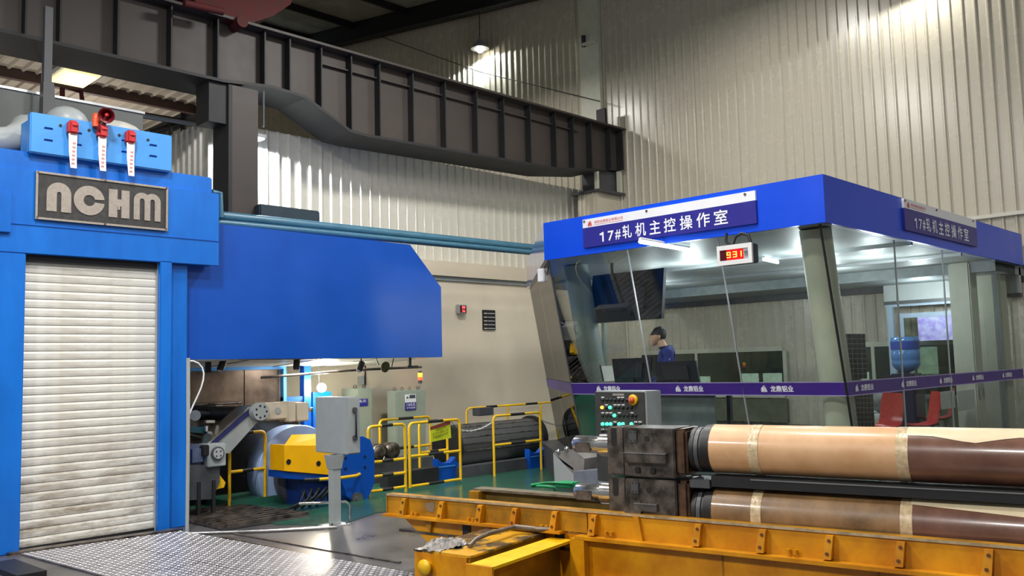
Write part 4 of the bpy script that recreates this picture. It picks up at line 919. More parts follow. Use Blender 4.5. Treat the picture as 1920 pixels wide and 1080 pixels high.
# emblem: small bird-like sign built of strokes, in a unit square
EMB = [[(.1, .0), (.28, .0), (.42, .5), (.30, .62)], [(.38, .0), (.52, .0), (.55, .55), (.42, .55)], [(.62, .0), (.8, .0), (.72, .55), (.58, .6)], [(.86, .05), (1, .0), (.9, .5), (.76, .6)],
       [(.0, .3), (.25, .45), (.3, .62), (.08, .55)], [(.15, .62), (.8, .62), (.9, .74), (.25, .76)], [(.3, .78), (.5, .8), (.78, 1.0), (.6, .98)], [(.05, .05), (.2, .2), (.12, .3), (.0, .2)]]
def emblem(fn, name, material, parent):
    mb = MB()
    for q in EMB: mb.add([fn(u, w) for u, w in q], [tuple(range(len(q)))])
    return obj(name, mb, material, parent)
def shift(o, dx_of_z):
    off = WL[o.parent.name]
    for v in o.data.vertices: v.co.x += dx_of_z(v.co.z + off.z)
for px in (1268, 1428, 1120):
    c = P(px, 735 if px < 1300 else 733, X=gx(1.43)); zb = 1.425
    if px == 1428: zb = 1.425
    emblem(lambda u, w: (sxl(zb + w * .075) - .004, c.y - u * .075, zb + w * .075), 'stripe_emblem', textw, cab)
    o = letters('龙鼎铝业', ((0, c.y - .115, zb), .27, .07), -PI / 2, textw, 'stripe_lettering', cab, 0, .02)
    shift(o, lambda z: sxl(z) - .004)
for px in (1603, 1690, 1762, 1824, 1881):
    c = P(px, 722, Y=YR - .01); zb = 1.425
    emblem(lambda u, w: (c.x + u * .08, YR - .012, zb + w * .075), 'stripe_emblem', textw, cab)
    letters('龙鼎铝业', ((c.x + .14, YR - .012, zb), .33, .07), 0, textw, 'stripe_lettering', cab, 0, .02)

# inside columns
def leancol(lab, pt, pb, r, X0, material=colM, z0=.42, z1=3.16):
    a = P(*pt, X=X0); b = P(*pb, X=X0 + .35); d = (b - a) / (b.z - a.z)
    o = thing('round_column', lab, 'column', tuple(b)); p0 = a + d * (z0 - a.z); p1 = a + d * (z1 - a.z)
    obj('shaft', MB().tube([p0, p1], r, 24), material, o); obj('collar', MB().tube([p0 + d * .35 + (p0 - p1).normalized() * 0, p0 + d * .45], r + .006, 24), material, o); return o
leancol('cream round column leaning behind the near glass corner of the cabin', (1531, 450), (1577, 790), .165, 8.95)
leancol('grey-green round column leaning behind the left end of the cabin glass', (1080, 500), (1130, 800), .17, 9.4, colG)
leancol('slim grey column behind the hanging screen in the cabin', (1130, 480), (1134, 700), .05, 12.5, colG)
o = thing('square_column', 'pale square column inside the right end of the cabin', 'column', (14.6, 4.4, .42)); obj('shaft', MB().bbox(14.25, 14.6, 4.3, 4.6, .42, 3.16, .02), colM, o); obj('switch_plate', MB().bbox(14.36, 14.46, 4.285, 4.3, 1.1, 1.25, .004), white, o)
o = thing('square_column', 'beige column beside the door at the cabin back', 'column', (15.6, 4.4, .42)); obj('shaft', MB().bbox(15.0, 15.35, 4.1, 4.5, .0, 3.16, .02), colM, o); obj('side_strip', MB().box(14.96, 15.0, 4.12, 4.2, .42, 3.16), greyC, o)

# cabin back: glazed band, door, dado, ceiling bulkhead
struct('baseboard_back', MB().box(15.82, 15.9, 4.0, 12.0, .42, .52), greyD)
obj('bulkhead', MB().box(14.3, 15.85, 3.95, 10.8, 3.0, 3.16), mat('bulkhead_grey', (138, 146, 148), .5), cab)
obj('bulkhead_edge', MB().box(15.7, 15.86, 3.95, 12.4, 2.9, 3.0), greyD, cab)
obj('ceiling_batten', MB().box(11.0, 11.06, 3.95, 10.0, 3.12, 3.16), alum, cab); obj('ceiling_batten', MB().box(12.8, 12.86, 3.95, 10.6, 3.12, 3.16), alum, cab)
def window_n(n, ya, yb, za, zb, mull, glow):
    w = struct('window_%d' % n, MB().box(15.90, 15.955, ya, yb, za - .08, za).box(15.90, 15.955, ya, yb, zb, zb + .09).box(15.90, 15.955, ya - .07, ya, za, zb).box(15.90, 15.955, yb, yb + .07, za, zb), colM)
    k = len(mull) + 1; e = [ya] + list(mull) + [yb]
    for a_, b_ in zip(e, e[1:]):
        obj('backing', MB().box(15.935, 15.95, a_, b_, za, zb), darkW, w); obj('pane', MB().box(15.915, 15.92, a_, b_, za, zb), gPane2, w)
    for y in mull: obj('mullion', MB().box(15.90, 15.94, y - .03, y + .03, za, zb), colM, w)
    for (y0_, y1_, z0_, z1_) in glow: obj('daylit_opening', MB().box(15.925, 15.935, y0_, y1_, z0_, z1_), skyE, w)
    return w
window_n(1, 8.25, 11.6, 1.1, 1.93, (10.2,), ((10.9, 11.15, 1.25, 1.5), (8.3, 8.7, 1.3, 1.5), (8.8, 9.2, 1.3, 1.5), (9.9, 10.15, 1.3, 1.45)))
window_n(2, 4.95, 7.2, 1.1, 1.95, (6.5,), ((5.4, 5.75, 1.45, 1.92), (5.8, 6.0, 1.45, 1.92), (5.0, 5.1, 1.4, 1.92), (6.6, 6.75, 1.25, 1.5)))
o = struct('trim_7', MB().box(15.88, 15.96, 8.2, 11.6, .55, 1.0), mat('olive_panel', (104, 108, 88), .5))
# door in the cabin back
d1 = struct('door_1', MB().box(15.5, 15.58, 5.95, 6.05, .42, 2.62).box(15.5, 15.58, 4.72, 4.82, .42, 2.62).box(15.49, 15.58, 4.70, 6.07, 2.62, 2.70), doorM)
obj('inner_frame', MB().box(15.52, 15.56, 5.78, 5.86, .42, 2.42).box(15.52, 15.56, 4.83, 5.86, 2.421, 2.5), doorM, d1)
obj('door_glass', MB().box(15.535, 15.545, 4.82, 5.78, .42, 2.42), gPane2, d1)
o = obj('poster', MB().box(15.525, 15.532, 4.86, 5.55, 2.02, 2.42), posterM); tag(o, 'purple poster stuck on the upper glass of the cabin door', 'poster')
obj('lining_panel', MB().box(15.5, 15.6, 3.95, 6.08, 2.72, 3.12), wall_in, cab); obj('lining_edge', MB().box(15.48, 15.62, 3.95, 6.08, 2.66, 2.72), greyD, cab)

# signs on fascia
def fascia_sign(left, tl, tr, bl, br, lab):
    if left:
        X = 8.45; a, b, c_, d_ = [P(*q, X=X) for q in (tl, tr, bl, br)]
        y0_, y1_ = (a.y + c_.y) / 2, (b.y + d_.y) / 2; z1_ = (a.z + b.z) / 2; z0_ = (c_.z + d_.z) / 2; w = y0_ - y1_; h = z1_ - z0_
        o = thing('name_sign', lab, 'sign', (X, y0_, z0_)); T_ = lambda u, v, e: Vector((X - e, y0_ - u, z0_ + v)); rot = -PI / 2
    else:
        Y = 3.84; a, b, c_, d_ = [P(*q, Y=Y) for q in (tl, tr, bl, br)]
        x0_, x1_ = (a.x + c_.x) / 2, (b.x + d_.x) / 2; z1_ = (a.z + b.z) / 2; z0_ = (c_.z + d_.z) / 2; w = x1_ - x0_; h = z1_ - z0_
        o = thing('name_sign', lab, 'sign', (x0_, Y, z0_)); T_ = lambda u, v, e: Vector((x0_ + u, Y - e, z0_ + v)); rot = 0
    slab = lambda u0, u1, v0, v1, e0, e1: MB().hexa([T_(u0, v0, e1), T_(u1, v0, e1), T_(u1, v0, e0), T_(u0, v0, e0), T_(u0, v1, e1), T_(u1, v1, e1), T_(u1, v1, e0), T_(u0, v1, e0)])
    sp_ = .70
    obj('navy_board', slab(0, w, 0, h * sp_, -.01, .02), navyF, o); obj('white_strip', slab(0, w, h * sp_, h, -.01, .02), signw, o)
    xs_ = [.115, .16, .215, .262, .345, .43, .515, .60, .69, .78]; chs = '17#轧机主控操作室'
    k = .0
    cx = [(.112, .026), (.165, .038), (.212, .035), (.258, .058), (.338, .064), (.424, .064), (.508, .068), (.600, .070), (.692, .072), (.786, .072)]
    for ch, (u, cw) in zip(chs, cx):
        asc = ch in '17#'
        letters(ch, (T_(u * w, h * .12, 0), cw * w, h * (.34 if asc else .46)), rot, textw, 'character', o, .024, 0 if ch == '1' else .012)
    emblem(lambda u, v: T_(w * (.035 + .028 * u), h * (.735 + .19 * v), .024), 'emblem', redtx, o)
    letters('洛阳龙鼎铝业有限公司', (T_(w * .078, h * .80, 0), w * .185, h * .10), rot, redtx, 'company_lettering', o, .024)
    obj('red_rule', slab(w * .078, w * .26, h * .755, h * .765, .02, .022), redtx, o)
    for u in (.012, .41, .95):
        q = T_(u * w, h * .93, .02); e = T_(u * w, h * .93, .03); obj('screw', MB().cyl(q, e, .014, 10), steelD, o)
fascia_sign(True, (1094, 412), (1418, 358), (1096, 465), (1420, 419), 'navy and white name sign on the bright blue left fascia of the cabin')
fascia_sign(False, (1692, 374), (1828, 412), (1694, 433), (1829, 461), 'navy and white name sign on the shaded right fascia of the cabin')

# LED speed display under the fascia
q0_, q1_ = P(1345, 462, X=8.32), P(1411, 494, X=8.32)
yA, yB = q0_.y, q1_.y; zT, zB_ = P(1378, 459, X=8.32).z, P(1378, 495, X=8.32).z
ld = thing('speed_display', 'white framed red LED display reading 931 under the blue fascia', 'display', (8.32, yA, zB_))
obj('case', MB().bbox(8.33, 8.46, yB, yA, zB_, zT, .01), greyD, ld)
obj('frame', MB().box(8.31, 8.34, yB - .004, yA + .004, zT - .045, zT + .004).box(8.31, 8.34, yB - .004, yA + .004, zB_ - .004, zB_ + .045).box(8.31, 8.34, yA - .03, yA + .004, zB_ + .045, zT - .045).box(8.31, 8.34, yB - .004, yB + .04, zB_ + .045, zT - .045), white, ld)
w = yA - yB; h = zT - zB_
obj('screen', MB().box(8.318, 8.33, yA - w * .76, yA - .03, zB_ + .045, zT - .045), ledR, ld); obj('screen_dark', MB().box(8.316, 8.318, yA - w * .26, yA - .03, zB_ + .045, zT - .045), ledRd, ld)
obj('unit_plate', MB().box(8.318, 8.33, yB + .04, yA - w * .76, zB_ + .045, zT - .045), alum, ld)
letters('M/MIN', ((8.317, yA - w * .79, zB_ + h * .35), w * .13, h * .3), -PI / 2, greyD, 'unit_lettering', ld)
SEG = {'9': 'abcdfg', '3': 'abcdg', '1': 'bc'}
def digit(ch, u0, cw, z0, hh, nm, matl, parent):
    mb = MB(); th = cw * .2
    R_ = {'a': (0, 1, 1, 1), 'b': (1, 1, 1, .5), 'c': (1, .5, 1, 0), 'd': (0, 0, 1, 0), 'e': (0, 0, 0, .5), 'f': (0, .5, 0, 1), 'g': (0, .5, 1, .5)}
    for s_ in SEG[ch]:
        xa, za, xb, zb = R_[s_]; y_a, y_b = yA - u0 - xa * cw, yA - u0 - xb * cw; z_a, z_b = z0 + za * hh, z0 + zb * hh
        mb.box(8.310, 8.314, min(y_a, y_b) - th / 2, max(y_a, y_b) + th / 2, min(z_a, z_b) - th / 2, max(z_a, z_b) + th / 2)
    obj(nm, mb, matl, parent)
for ch, u in (('9', .29), ('3', .47), ('1', .61)): digit(ch, u * w, .09 * w, zB_ + .075, h - .15, 'digit', ledY, ld)
q = P(1350, 440, X=8.42); obj('cable', MB().tube([(8.42, yA - .06, ZF0 + .02), (8.42, yA - .05, zT + .06), (8.42, yA - .12, zT)], .016, 8), blk, ld)
obj('cable', MB().tube([(8.42, yA - w * .32, zT), (8.42, yA - w * .42, zT + .10), (8.42, yA - w * .6, zT + .13), (8.42, yA - w * .78, zT + .1), (8.42, yA - w * .86, zT)], .016, 8), blk, ld)
# ceiling tubes inside
for (a, b, lab) in (((1200, 453), (1292, 469), 'long bright ceiling tube light behind the cabin name sign'), ((1432, 486), (1458, 492), 'small bright ceiling light in the cabin right of the LED display')):
    A_, B_ = P(*a, Z=3.12), P(*b, Z=3.12); o = thing('ceiling_tube', lab, 'lamp', tuple(A_)); obj('tube', MB().tube([A_, B_], .022, 8), tubeE, o); obj('tray', MB().tube([A_ + Vector((0, 0, .03)), B_ + Vector((0, 0, .03))], .02, 6), white, o)
# devices under the fascia left end
q = P(1018, 515, X=8.7); o = thing('camera_box', 'small white junction box with cables under the left end of the fascia', 'box', tuple(q)); obj('case', MB().bbox(q.x - .05, q.x + .05, q.y - .06, q.y + .06, q.z - .10, q.z + .08, .01), white, o); obj('cable', MB().tube([(q.x, q.y - .02, q.z + .08), (q.x - .05, q.y - .12, q.z - .02), (q.x, q.y - .1, q.z + .14)], .008, 6), blk, o)

# ------------------------------------------------------------------ inside the cabin: screens, desk, person
tvp = [P(1101, 607, X=9.62), P(1240, 597, X=9.62), P(1245, 502, X=9.62), P(1112, 517, X=9.62)]
tv = thing('hanging_screen', 'big black flat screen hanging inside the cabin glass', 'screen', tuple(tvp[3]))
obj('body', MB().prism(tvp, (.06, 0, 0)), blkG, tv); c = sum(tvp, Vector()) / 4
obj('mount', MB().tube([c + Vector((0, .2, .25)), (c.x, c.y + .2, 3.16)], .025, 8), greyD, tv)
obj('rear_cover', MB().prism([c + (p - c) * .55 - Vector((.03, 0, 0)) for p in tvp], (.03, 0, 0)), mat('screen_back', (30, 32, 34), .35), tv)
obj('cable', MB().tube([c + Vector((-.04, .35, 0)), c + Vector((-.05, .42, -.1)), c + Vector((-.04, .30, -.2))], .008, 6), blk, tv)
dk_ = thing('control_desk', 'pale control desk under the screens behind the purple stripe', 'desk', (9.4, 6, .42))
DY = P(1343, 760, X=9.3).y
obj('desk_top', MB().bbox(9.22, 9.85, DY, 7.3, 1.40, 1.44, .008), deskM, dk_)
obj('front_panel', MB().box(9.3, 9.33, DY + .02, 7.3, .42, 1.40), mat('desk_front', (104, 112, 112), .5), dk_)
for y in (DY + .05, 6.2, 7.2): obj('leg', MB().box(9.7, 9.76, y, y + .05, .42, 1.40), greyD, dk_)
def monitor(pts4, X, lab, back=blkG):
    q = [P(*p, X=X) for p in pts4]; o = thing('monitor', lab, 'monitor', tuple(q[0])); c = sum(q, Vector()) / 4
    obj('back_shell', MB().prism(q, (.03, 0, 0)), back, o)
    obj('hump', MB().prism([c + (p - c) * .6 - Vector((.02, 0, 0)) for p in q], (.02, 0, 0)), blk, o)
    zb = min(p.z for p in q); obj('stand', MB().box(c.x - .02, c.x + .02, c.y - .04, c.y + .04, 1.44, zb + .05), blk, o); obj('foot', MB().box(c.x - .08, c.x + .1, c.y - .12, c.y + .12, 1.44, 1.45), blk, o); return o, q
monitor([(1153, 718), (1217, 717), (1222, 670), (1147, 673)], 9.42, 'black monitor left of the man, seen from behind')
monitor([(1230, 721), (1312, 721), (1304, 676), (1228, 679)], 9.40, 'wider black monitor in front of the man, seen from behind')
q = [P(*p, X=9.5) for p in ((1133, 715), (1152, 714), (1147, 686), (1127, 686))]
o = thing('paper_stand', 'white sheet on a black stand left of the monitors', 'document', tuple(q[0])); obj('sheet', MB().prism(q, (.01, 0, 0)), white, o); obj('stand_edge', MB().prism([q[0], q[3], q[3] + Vector((0, .03, .01)), q[0] + Vector((0, .03, 0))], (.02, 0, 0)), blk, o)
q = P(1135, 722, X=9.35); o = thing('yellow_folder', 'yellow folder lying on the control desk', 'folder', tuple(q)); obj('cover', MB().bbox(9.25, 9.45, q.y - .22, q.y + .12, 1.44, 1.47, .005), yel, o); obj('pages', MB().box(9.26, 9.44, q.y - .21, q.y + .11, 1.47, 1.485), white, o)

# the man, standing, facing left
pc = P(1247, 690, X=9.78); pfl = .42
hp = P(1233, 634, X=9.78); zt = P(1230, 614, X=9.78).z
FW = Vector((-.70, .714, 0)); SD = Vector((-.714, -.70, 0))
def W3(f, s, z, o=None):
    o = o or Vector((pc.x, pc.y, 0)); return o + FW * f + SD * s + Vector((0, 0, z))
def skin_mesh(name, pts, edges, radii, material, parent, sub=2):
    me = bpy.data.meshes.new(name); off = WL[parent.name]
    me.from_pydata([tuple(Vector(p) - off) for p in pts], edges, []); o = bpy.data.objects.new(name, me); COL.objects.link(o)
    sk = o.modifiers.new('s', 'SKIN'); o.modifiers.new('u', 'SUBSURF').levels = sub
    for i, r in enumerate(radii):
        rr = r if isinstance(r, tuple) else (r, r); me.skin_vertices[0].data[i].radius = rr
    me.skin_vertices[0].data[0].use_root = True
    bpy.context.view_layer.update()
    m2 = bpy.data.meshes.new_from_object(o.evaluated_get(bpy.context.evaluated_depsgraph_get()))
    bpy.data.objects.remove(o); m2.name = name; m2.materials.clear(); m2.materials.append(material)
    for p in m2.polygons: p.use_smooth = True
    r = bpy.data.objects.new(name, m2); COL.objects.link(r); r.parent = parent; WL[r.name] = off; return r
man = thing('person', 'man in a navy work jacket standing at the cabin monitors, looking down', 'person', (pc.x, pc.y, pfl))
zs = zt - .34            # shoulder height
# trousers and legs
pts = [W3(0, 0, pfl + .88), W3(0, .10, pfl + .84), W3(.01, .11, pfl + .46), W3(-.02, .12, pfl + .08), W3(.12, .13, pfl + .04), W3(0, -.10, pfl + .84), W3(.01, -.11, pfl + .46), W3(-.02, -.12, pfl + .08), W3(.12, -.13, pfl + .04)]
skin_mesh('trousers', pts, [(0, 1), (1, 2), (2, 3), (3, 4), (0, 5), (5, 6), (6, 7), (7, 8)], [.13, .10, .075, .05, .04, .10, .075, .05, .04], mat('dark_trousers', (30, 34, 60), .8), man)
# jacket
pts = [W3(-.0, 0, pfl + .95), W3(-.01, 0, (pfl + .95 + zs) / 2), W3(-.02, 0, zs - .12), W3(-.03, 0, zs + .03),
       W3(-.03, .17, zs - .02), W3(.02, .22, zs - .30), W3(.22, .17, zs - .44), W3(-.03, -.17, zs - .02), W3(.03, -.22, zs - .30), W3(.22, -.15, zs - .44), W3(-.015, 0, zs + .09)]
skin_mesh('jacket', pts, [(0, 1), (1, 2), (2, 3), (3, 4), (4, 5), (5, 6), (3, 7), (7, 8), (8, 9), (3, 10)], [(.15, .12), (.15, .115), (.165, .125), .10, .075, .058, .042, .075, .058, .042, .062], cloth, man)
# body: neck, head, hands as skin
ho_ = Vector((hp.x, hp.y, 0)); hz_ = zt - .125
bm = bmesh.new(); bmesh.ops.create_uvsphere(bm, u_segments=28, v_segments=20, radius=1)
for v in bm.verts:
    f, s_, z = v.co.x, v.co.y, v.co.z
    ff = f * .098; ss_ = s_ * .073; zz = z * .118
    if f > 0: ff = .098 * f ** .68
    if f > 0 and z < 0: ff *= 1 - .10 * -z; zz = z * .125                      # jaw and chin
    if z < -.1 and f < .3: zz *= (1 - .25 * min(1, (.3 - f))); 
    if f < 0 and z < 0: ss_ *= .88
    if z < -.3: ss_ *= 1 - .35 * (-z - .3)
    nose = math.exp(-((s_ / .22) ** 2) - (((z + .12) / .16) ** 2)) * (1 if f > .3 else 0); ff += .022 * nose
    brow = math.exp(-(((z - .12) / .10) ** 2)) * (1 if f > .5 else 0); ff += .005 * brow
    eye = math.exp(-(((abs(s_) - .38) / .14) ** 2) - ((z / .10) ** 2)) * (1 if f > .3 else 0); ff -= .008 * eye
    lip = math.exp(-((s_ / .3) ** 2) - (((z + .5) / .08) ** 2)) * (1 if f > .2 else 0); ff += .008 * lip
    chin = math.exp(-((s_ / .35) ** 2) - (((z + .85) / .16) ** 2)) * (1 if f > 0 else 0); ff += .018 * chin
    a_ = -.16; f2_ = ff * math.cos(a_) - zz * math.sin(a_); 
    f3 = ff * math.cos(a_) - zz * math.sin(a_) * -1; z3 = zz * math.cos(a_) + ff * math.sin(a_)
    v.co = ho_ + FW * (f3) + SD * ss_ + Vector((0, 0, hz_ + z3))
mb = MB().bm(bm, True)
neck0 = W3(-.02, 0, zs + .02); nk = ho_ + FW * -.03 + Vector((0, 0, hz_ - .06))
mb.tube([neck0, (neck0 + nk) / 2, nk], [.062, .056, .055], 16)
obj('head', mb, skin, man)
for sgn in (1, -1):
    e = ho_ + FW * -.012 + SD * (.072 * sgn) + Vector((0, 0, hz_ - .005)); obj('ear', MB().ball(e, .03, (.55, .55, 1), 10, 8), skin, man)
    obj('eye', MB().ball(ho_ + FW * .083 + SD * (.029 * sgn) + Vector((0, 0, hz_ - .008)), .011, (1, 1, .6), 8, 6), hair, man)
bm = bmesh.new(); bmesh.ops.create_uvsphere(bm, u_segments=26, v_segments=18, radius=1)
for v in list(bm.verts):
    f, s_, z = v.co
    lim = -.42 if f < -.35 else (.12 + .25 * max(0, f)) if f > -.05 else -.1
    if z < lim: v.co.z = lim; v.co.x *= .9; v.co.y *= .9; f, s_, z = v.co
    w_ = 1 + .035 * math.sin(f * 23 + s_ * 17) + .03 * math.sin(z * 31 + s_ * 11)
    ff, ss_, zz = (.116 * f ** .8 if f > 0 else f * .116) * w_ - .004, s_ * .086 * w_, z * .128 * w_ + .008
    if f > .55 and z > 0: zz -= .012
    a_ = -.16; v.co = ho_ + FW * (ff * math.cos(a_) + zz * math.sin(a_) * 1) + SD * ss_ + Vector((0, 0, hz_ + zz * math.cos(a_) + ff * math.sin(a_)))
obj('hair', MB().bm(bm, True), hair, man)
mb = MB()
for sgn in (1, -1):
    base = W3(.24, .16 * sgn, zs - .45); k = 0
    mb.ball(base + FW * .04, .036, (1, 1, .5), 12, 8)
    for j in range(4):
        a0_ = base + FW * .07 + SD * ((j - 1.5) * .018); L_ = (.065, .075, .07, .055)[j]
        mb.tube([a0_, a0_ + FW * L_ * .5 + Vector((0, 0, .004)), a0_ + FW * L_ * .85 - Vector((0, 0, .012))], [.009, .0085, .007], 8)
    a0_ = base + FW * .02 - SD * (.03 * sgn); mb.tube([a0_, a0_ + FW * .035 - SD * (.02 * sgn), a0_ + FW * .06 - SD * (.018 * sgn)], [.011, .010, .008], 8)
obj('hands', mb, skin, man)
obj('collar', MB().tube([W3(-.02 + .075 * math.cos(t * PI / 6), .075 * math.sin(t * PI / 6), zs + .075 + .012 * math.cos(t * PI / 6 + PI)) for t in range(13)], .018, 8), mat('dark_navy', (16, 22, 70), .7), man)
obj('sleeve_badge', MB().ball(W3(-.02, .235, zs - .10), .03, (.4, .4, 1), 10, 8), mat('badge_pale', (150, 170, 220), .6), man)

# right part of the cabin: dispenser, chairs, mesh rack
q = P(1703, 700, Y=5.0)
wd = thing('water_dispenser', 'dark water dispenser carrying the blue bottle behind the purple stripe', 'dispenser', (q.x, 5.0, .42))
zq = q.z + .0
obj('body', MB().bbox(q.x - .20, q.x + .20, 4.85, 5.2, .44, zq, .02), mat('dispenser_navy', (22, 24, 58), .3), wd)
obj('tap_panel', MB().box(q.x - .15, q.x + .15, 4.84, 4.85, zq - .3, zq - .08), blk, wd)
for s_ in (-.06, .06): obj('tap', MB().cyl((q.x + s_, 4.84, zq - .14), (q.x + s_, 4.79, zq - .15), .015, 8), red if s_ < 0 else white, wd)
wb = thing('water_bottle', 'blue translucent water bottle upside down on the dark dispenser', 'bottle', (q.x, 5.02, zq))
hB = P(1703, 632, Y=5.0).z - zq
obj('bottle_body', MB().lathe([(.03, 0), (.06, .02), (.15, .06), (.195, .12), (.20, .17), (.19, .19), (.2, .21), (.2, hB * .62), (.188, hB * .65), (.2, hB * .68), (.2, hB * .9), (.19, hB), (0, hB)], (q.x, 5.02, zq), (0, 0, 1), 28), bottle, wb)
obj('label', MB().tube([(q.x, 5.02, zq + hB * .67), (q.x, 5.02, zq + hB * .88)], .203, 28, cap=False), bottleL, wb)
rk = thing('wire_mesh_screen', 'black wire-meshed screen panel and its modelled lower reflection, right of the cream column', 'screen', tuple(P(1603, 668, Y=4.5)))
for (t_, b_) in ((626, 710), (720, 800)):  # upper panel, then a lower copy built for its reflection
    p4 = [P(1582 + (t_ - 626) * .25, b_, Y=4.5), P(1626 + (t_ - 626) * .15, b_, Y=4.5), P(1622 + (t_ - 626) * .15, t_, Y=4.5), P(1578 + (t_ - 626) * .3, t_, Y=4.5)]
    obj('screen_cloth', MB().prism(p4, (0, .03, 0)), blk, rk)
    for k in range(1, 5): a_ = p4[3].lerp(p4[2], k / 5); b2 = p4[0].lerp(p4[1], k / 5); obj('wire', MB().tube([a_ - Vector((0, .004, 0)), b2 - Vector((0, .004, 0))], .003, 4), greyC, rk)
    for k in range(1, 9): a_ = p4[3].lerp(p4[0], k / 9); b2 = p4[2].lerp(p4[1], k / 9); obj('wire', MB().tube([a_ - Vector((0, .004, 0)), b2 - Vector((0, .004, 0))], .003, 4), greyC, rk)
def chair(x, y, rz, lab):
    o = thing('plastic_chair', lab, 'chair', (x, y, .42)); c_, s_ = math.cos(rz), math.sin(rz)
    T_ = lambda u, v, z: (x + u * c_ - v * s_, y + u * s_ + v * c_, .42 + z)
    mb = MB(); n = 10
    for i in range(n): pass
    prof_ = [(.22, .46), (.1, .43), (-.1, .43), (-.2, .46), (-.26, .6), (-.29, .78), (-.30, .88)]
    vs = []; 
    for (u, z) in prof_:
        for k in range(7):
            v = (k / 6 - .5) * (.46 if z < .8 else .38); vs.append(T_(u + (.03 * abs(k - 3) / 3 if z > .5 else 0), v, z + (.02 * abs(k - 3) / 3 if z < .5 else 0)))
    fs = [(i * 7 + k, i * 7 + k + 1, (i + 1) * 7 + k + 1, (i + 1) * 7 + k) for i in range(6) for k in range(6)]
    n_ = len(vs); mb.add(vs, fs, True); mb.add([Vector(v) - Vector((0, 0, .02)) for v in vs], [f[::-1] for f in fs], True)
    obj('shell', mb, chairR, o)
    for (u, v) in ((.18, .18), (.18, -.18), (-.16, .18), (-.16, -.18)): obj('leg', MB().tube([T_(u, v, .43), T_(u * 1.25, v * 1.2, .0)], .014, 8), steel, o)
q1 = P(1665, 785, Y=4.6); q2 = P(1712, 785, Y=4.45); q3 = P(1778, 780, Y=4.8)
chair(q1.x, 4.75, 2.6, 'red plastic chair left of the water dispenser, back turned to the glass')
chair(q2.x + .1, 4.45, 2.2, 'red plastic chair right in front of the water dispenser')
chair(13.55, 4.7, 2.0, 'red plastic chair right of the water dispenser')
for i, ((a, b), lab) in enumerate(((((1763, 735), (1791, 764)), 'white notice sheet stuck low inside the right glass, left one'), (((1794, 733), (1829, 766)), 'larger white notice sheet stuck low inside the right glass, right one'))):
    a_, b_ = P(*a, Y=YR + .006), P(*b, Y=YR + .006); o = obj('notice_sheet', MB().box(a_.x, b_.x, YR + .004, YR + .008, b_.z, a_.z), white); tag(o, lab, 'notice')
q = P(1655, 748, Y=5.6); o = thing('plastic_sack', 'grey wrapped bundle left of the dispenser', 'bundle', tuple(q)); obj('wrap', MB().ball((q.x, 5.6, q.z), .26, (1, .8, .85)), mat('wrap_grey', (120, 122, 120), .3, 0, .3, 9, .4), o); obj('table', MB().box(q.x - .5, q.x + .6, 5.4, 6.0, q.z - .27, q.z - .22), deskM, o)

# ------------------------------------------------------------------ operator console in front of the cabin
cs = thing('operator_console', 'dark button console on a grey cabinet before the cabin glass', 'console', (7.75, 5.8, 0))
yc0, yc1 = P(1117, 770, X=7.7).y, P(1212, 770, X=7.7).y; zc = P(1165, 733, X=7.7).z
obj('cabinet', MB().bbox(7.7, 7.98, yc1, yc0, 0, zc, .008), greyC, cs)
obj('button_panel', MB().bbox(7.685, 7.70, yc1 + .012, yc0 - .004, .5, zc - .012, .004), mat('console_olive_black', (62, 62, 58), .4), cs)
def cpt(px, py): p = P(px, py, X=7.68); return p
obj('title_plate', MB().box(7.678, 7.685, cpt(1170, 739).y, cpt(1149, 739).y, cpt(1160, 742).z, cpt(1160, 738).z), plateS, cs)
rows = [(749, [0] + [3] * 0, ), ]
def lampb(px, py, m_, r=.016, nm='push_button'):
    p = cpt(px, py); obj(nm, MB().lathe([(r * 1.2, 0), (r * 1.2, .006), (r, .008), (r, .02), (r * .6, .024), (0, .025)], (7.685, p.y, p.z), (-1, 0, 0), 12), m_, cs)
def tagb(px, py): p = cpt(px, py); obj('button_tag', MB().box(7.679, 7.685, p.y - .02, p.y + .02, p.z - .006, p.z + .006), white, cs)
for k, px in enumerate((1130, 1138, 1145, 1153, 1160, 1167, 1176)):
    lampb(px, 750, blk); 
    if k in (0, 4, 5): tagb(px, 745)
for k, px in enumerate((1129, 1137, 1144, 1153, 1160, 1168, 1176, 1184)):
    lampb(px, 764, {0: ledA, 2: ledG}.get(k, blk))
    if k in (1, 3, 4, 5): tagb(px, 759)
for k, px in enumerate((1130, 1138, 1145, 1152, 1161, 1169, 1177, 1185, 1192)):
    lampb(px, 779, ledG if k == 3 else blk)
    if k in (0, 1, 2, 4, 7): tagb(px, 774)
for k, px in enumerate((1130, 1138, 1145, 1153, 1161, 1168, 1176, 1184, 1192, 1200)):
    lampb(px, 795, ledG if k in (0, 1, 2, 4, 5, 7) else blk)
    if k in (3, 8, 9): tagb(px, 791)
for px in (1130, 1139): lampb(px, 808, blk); tagb(px, 805)
p = cpt(1188, 750); es = obj('emergency_ring', MB().lathe([(.055, 0), (.06, .02), (.05, .035), (.035, .035)], (7.685, p.y, p.z), (-1, 0, 0), 20), yel, cs); obj('emergency_button', MB().lathe([(.036, .03), (.036, .055), (.0, .06)], (7.685, p.y, p.z), (-1, 0, 0), 18), mat('estop_orange', (196, 80, 30), .3), cs)
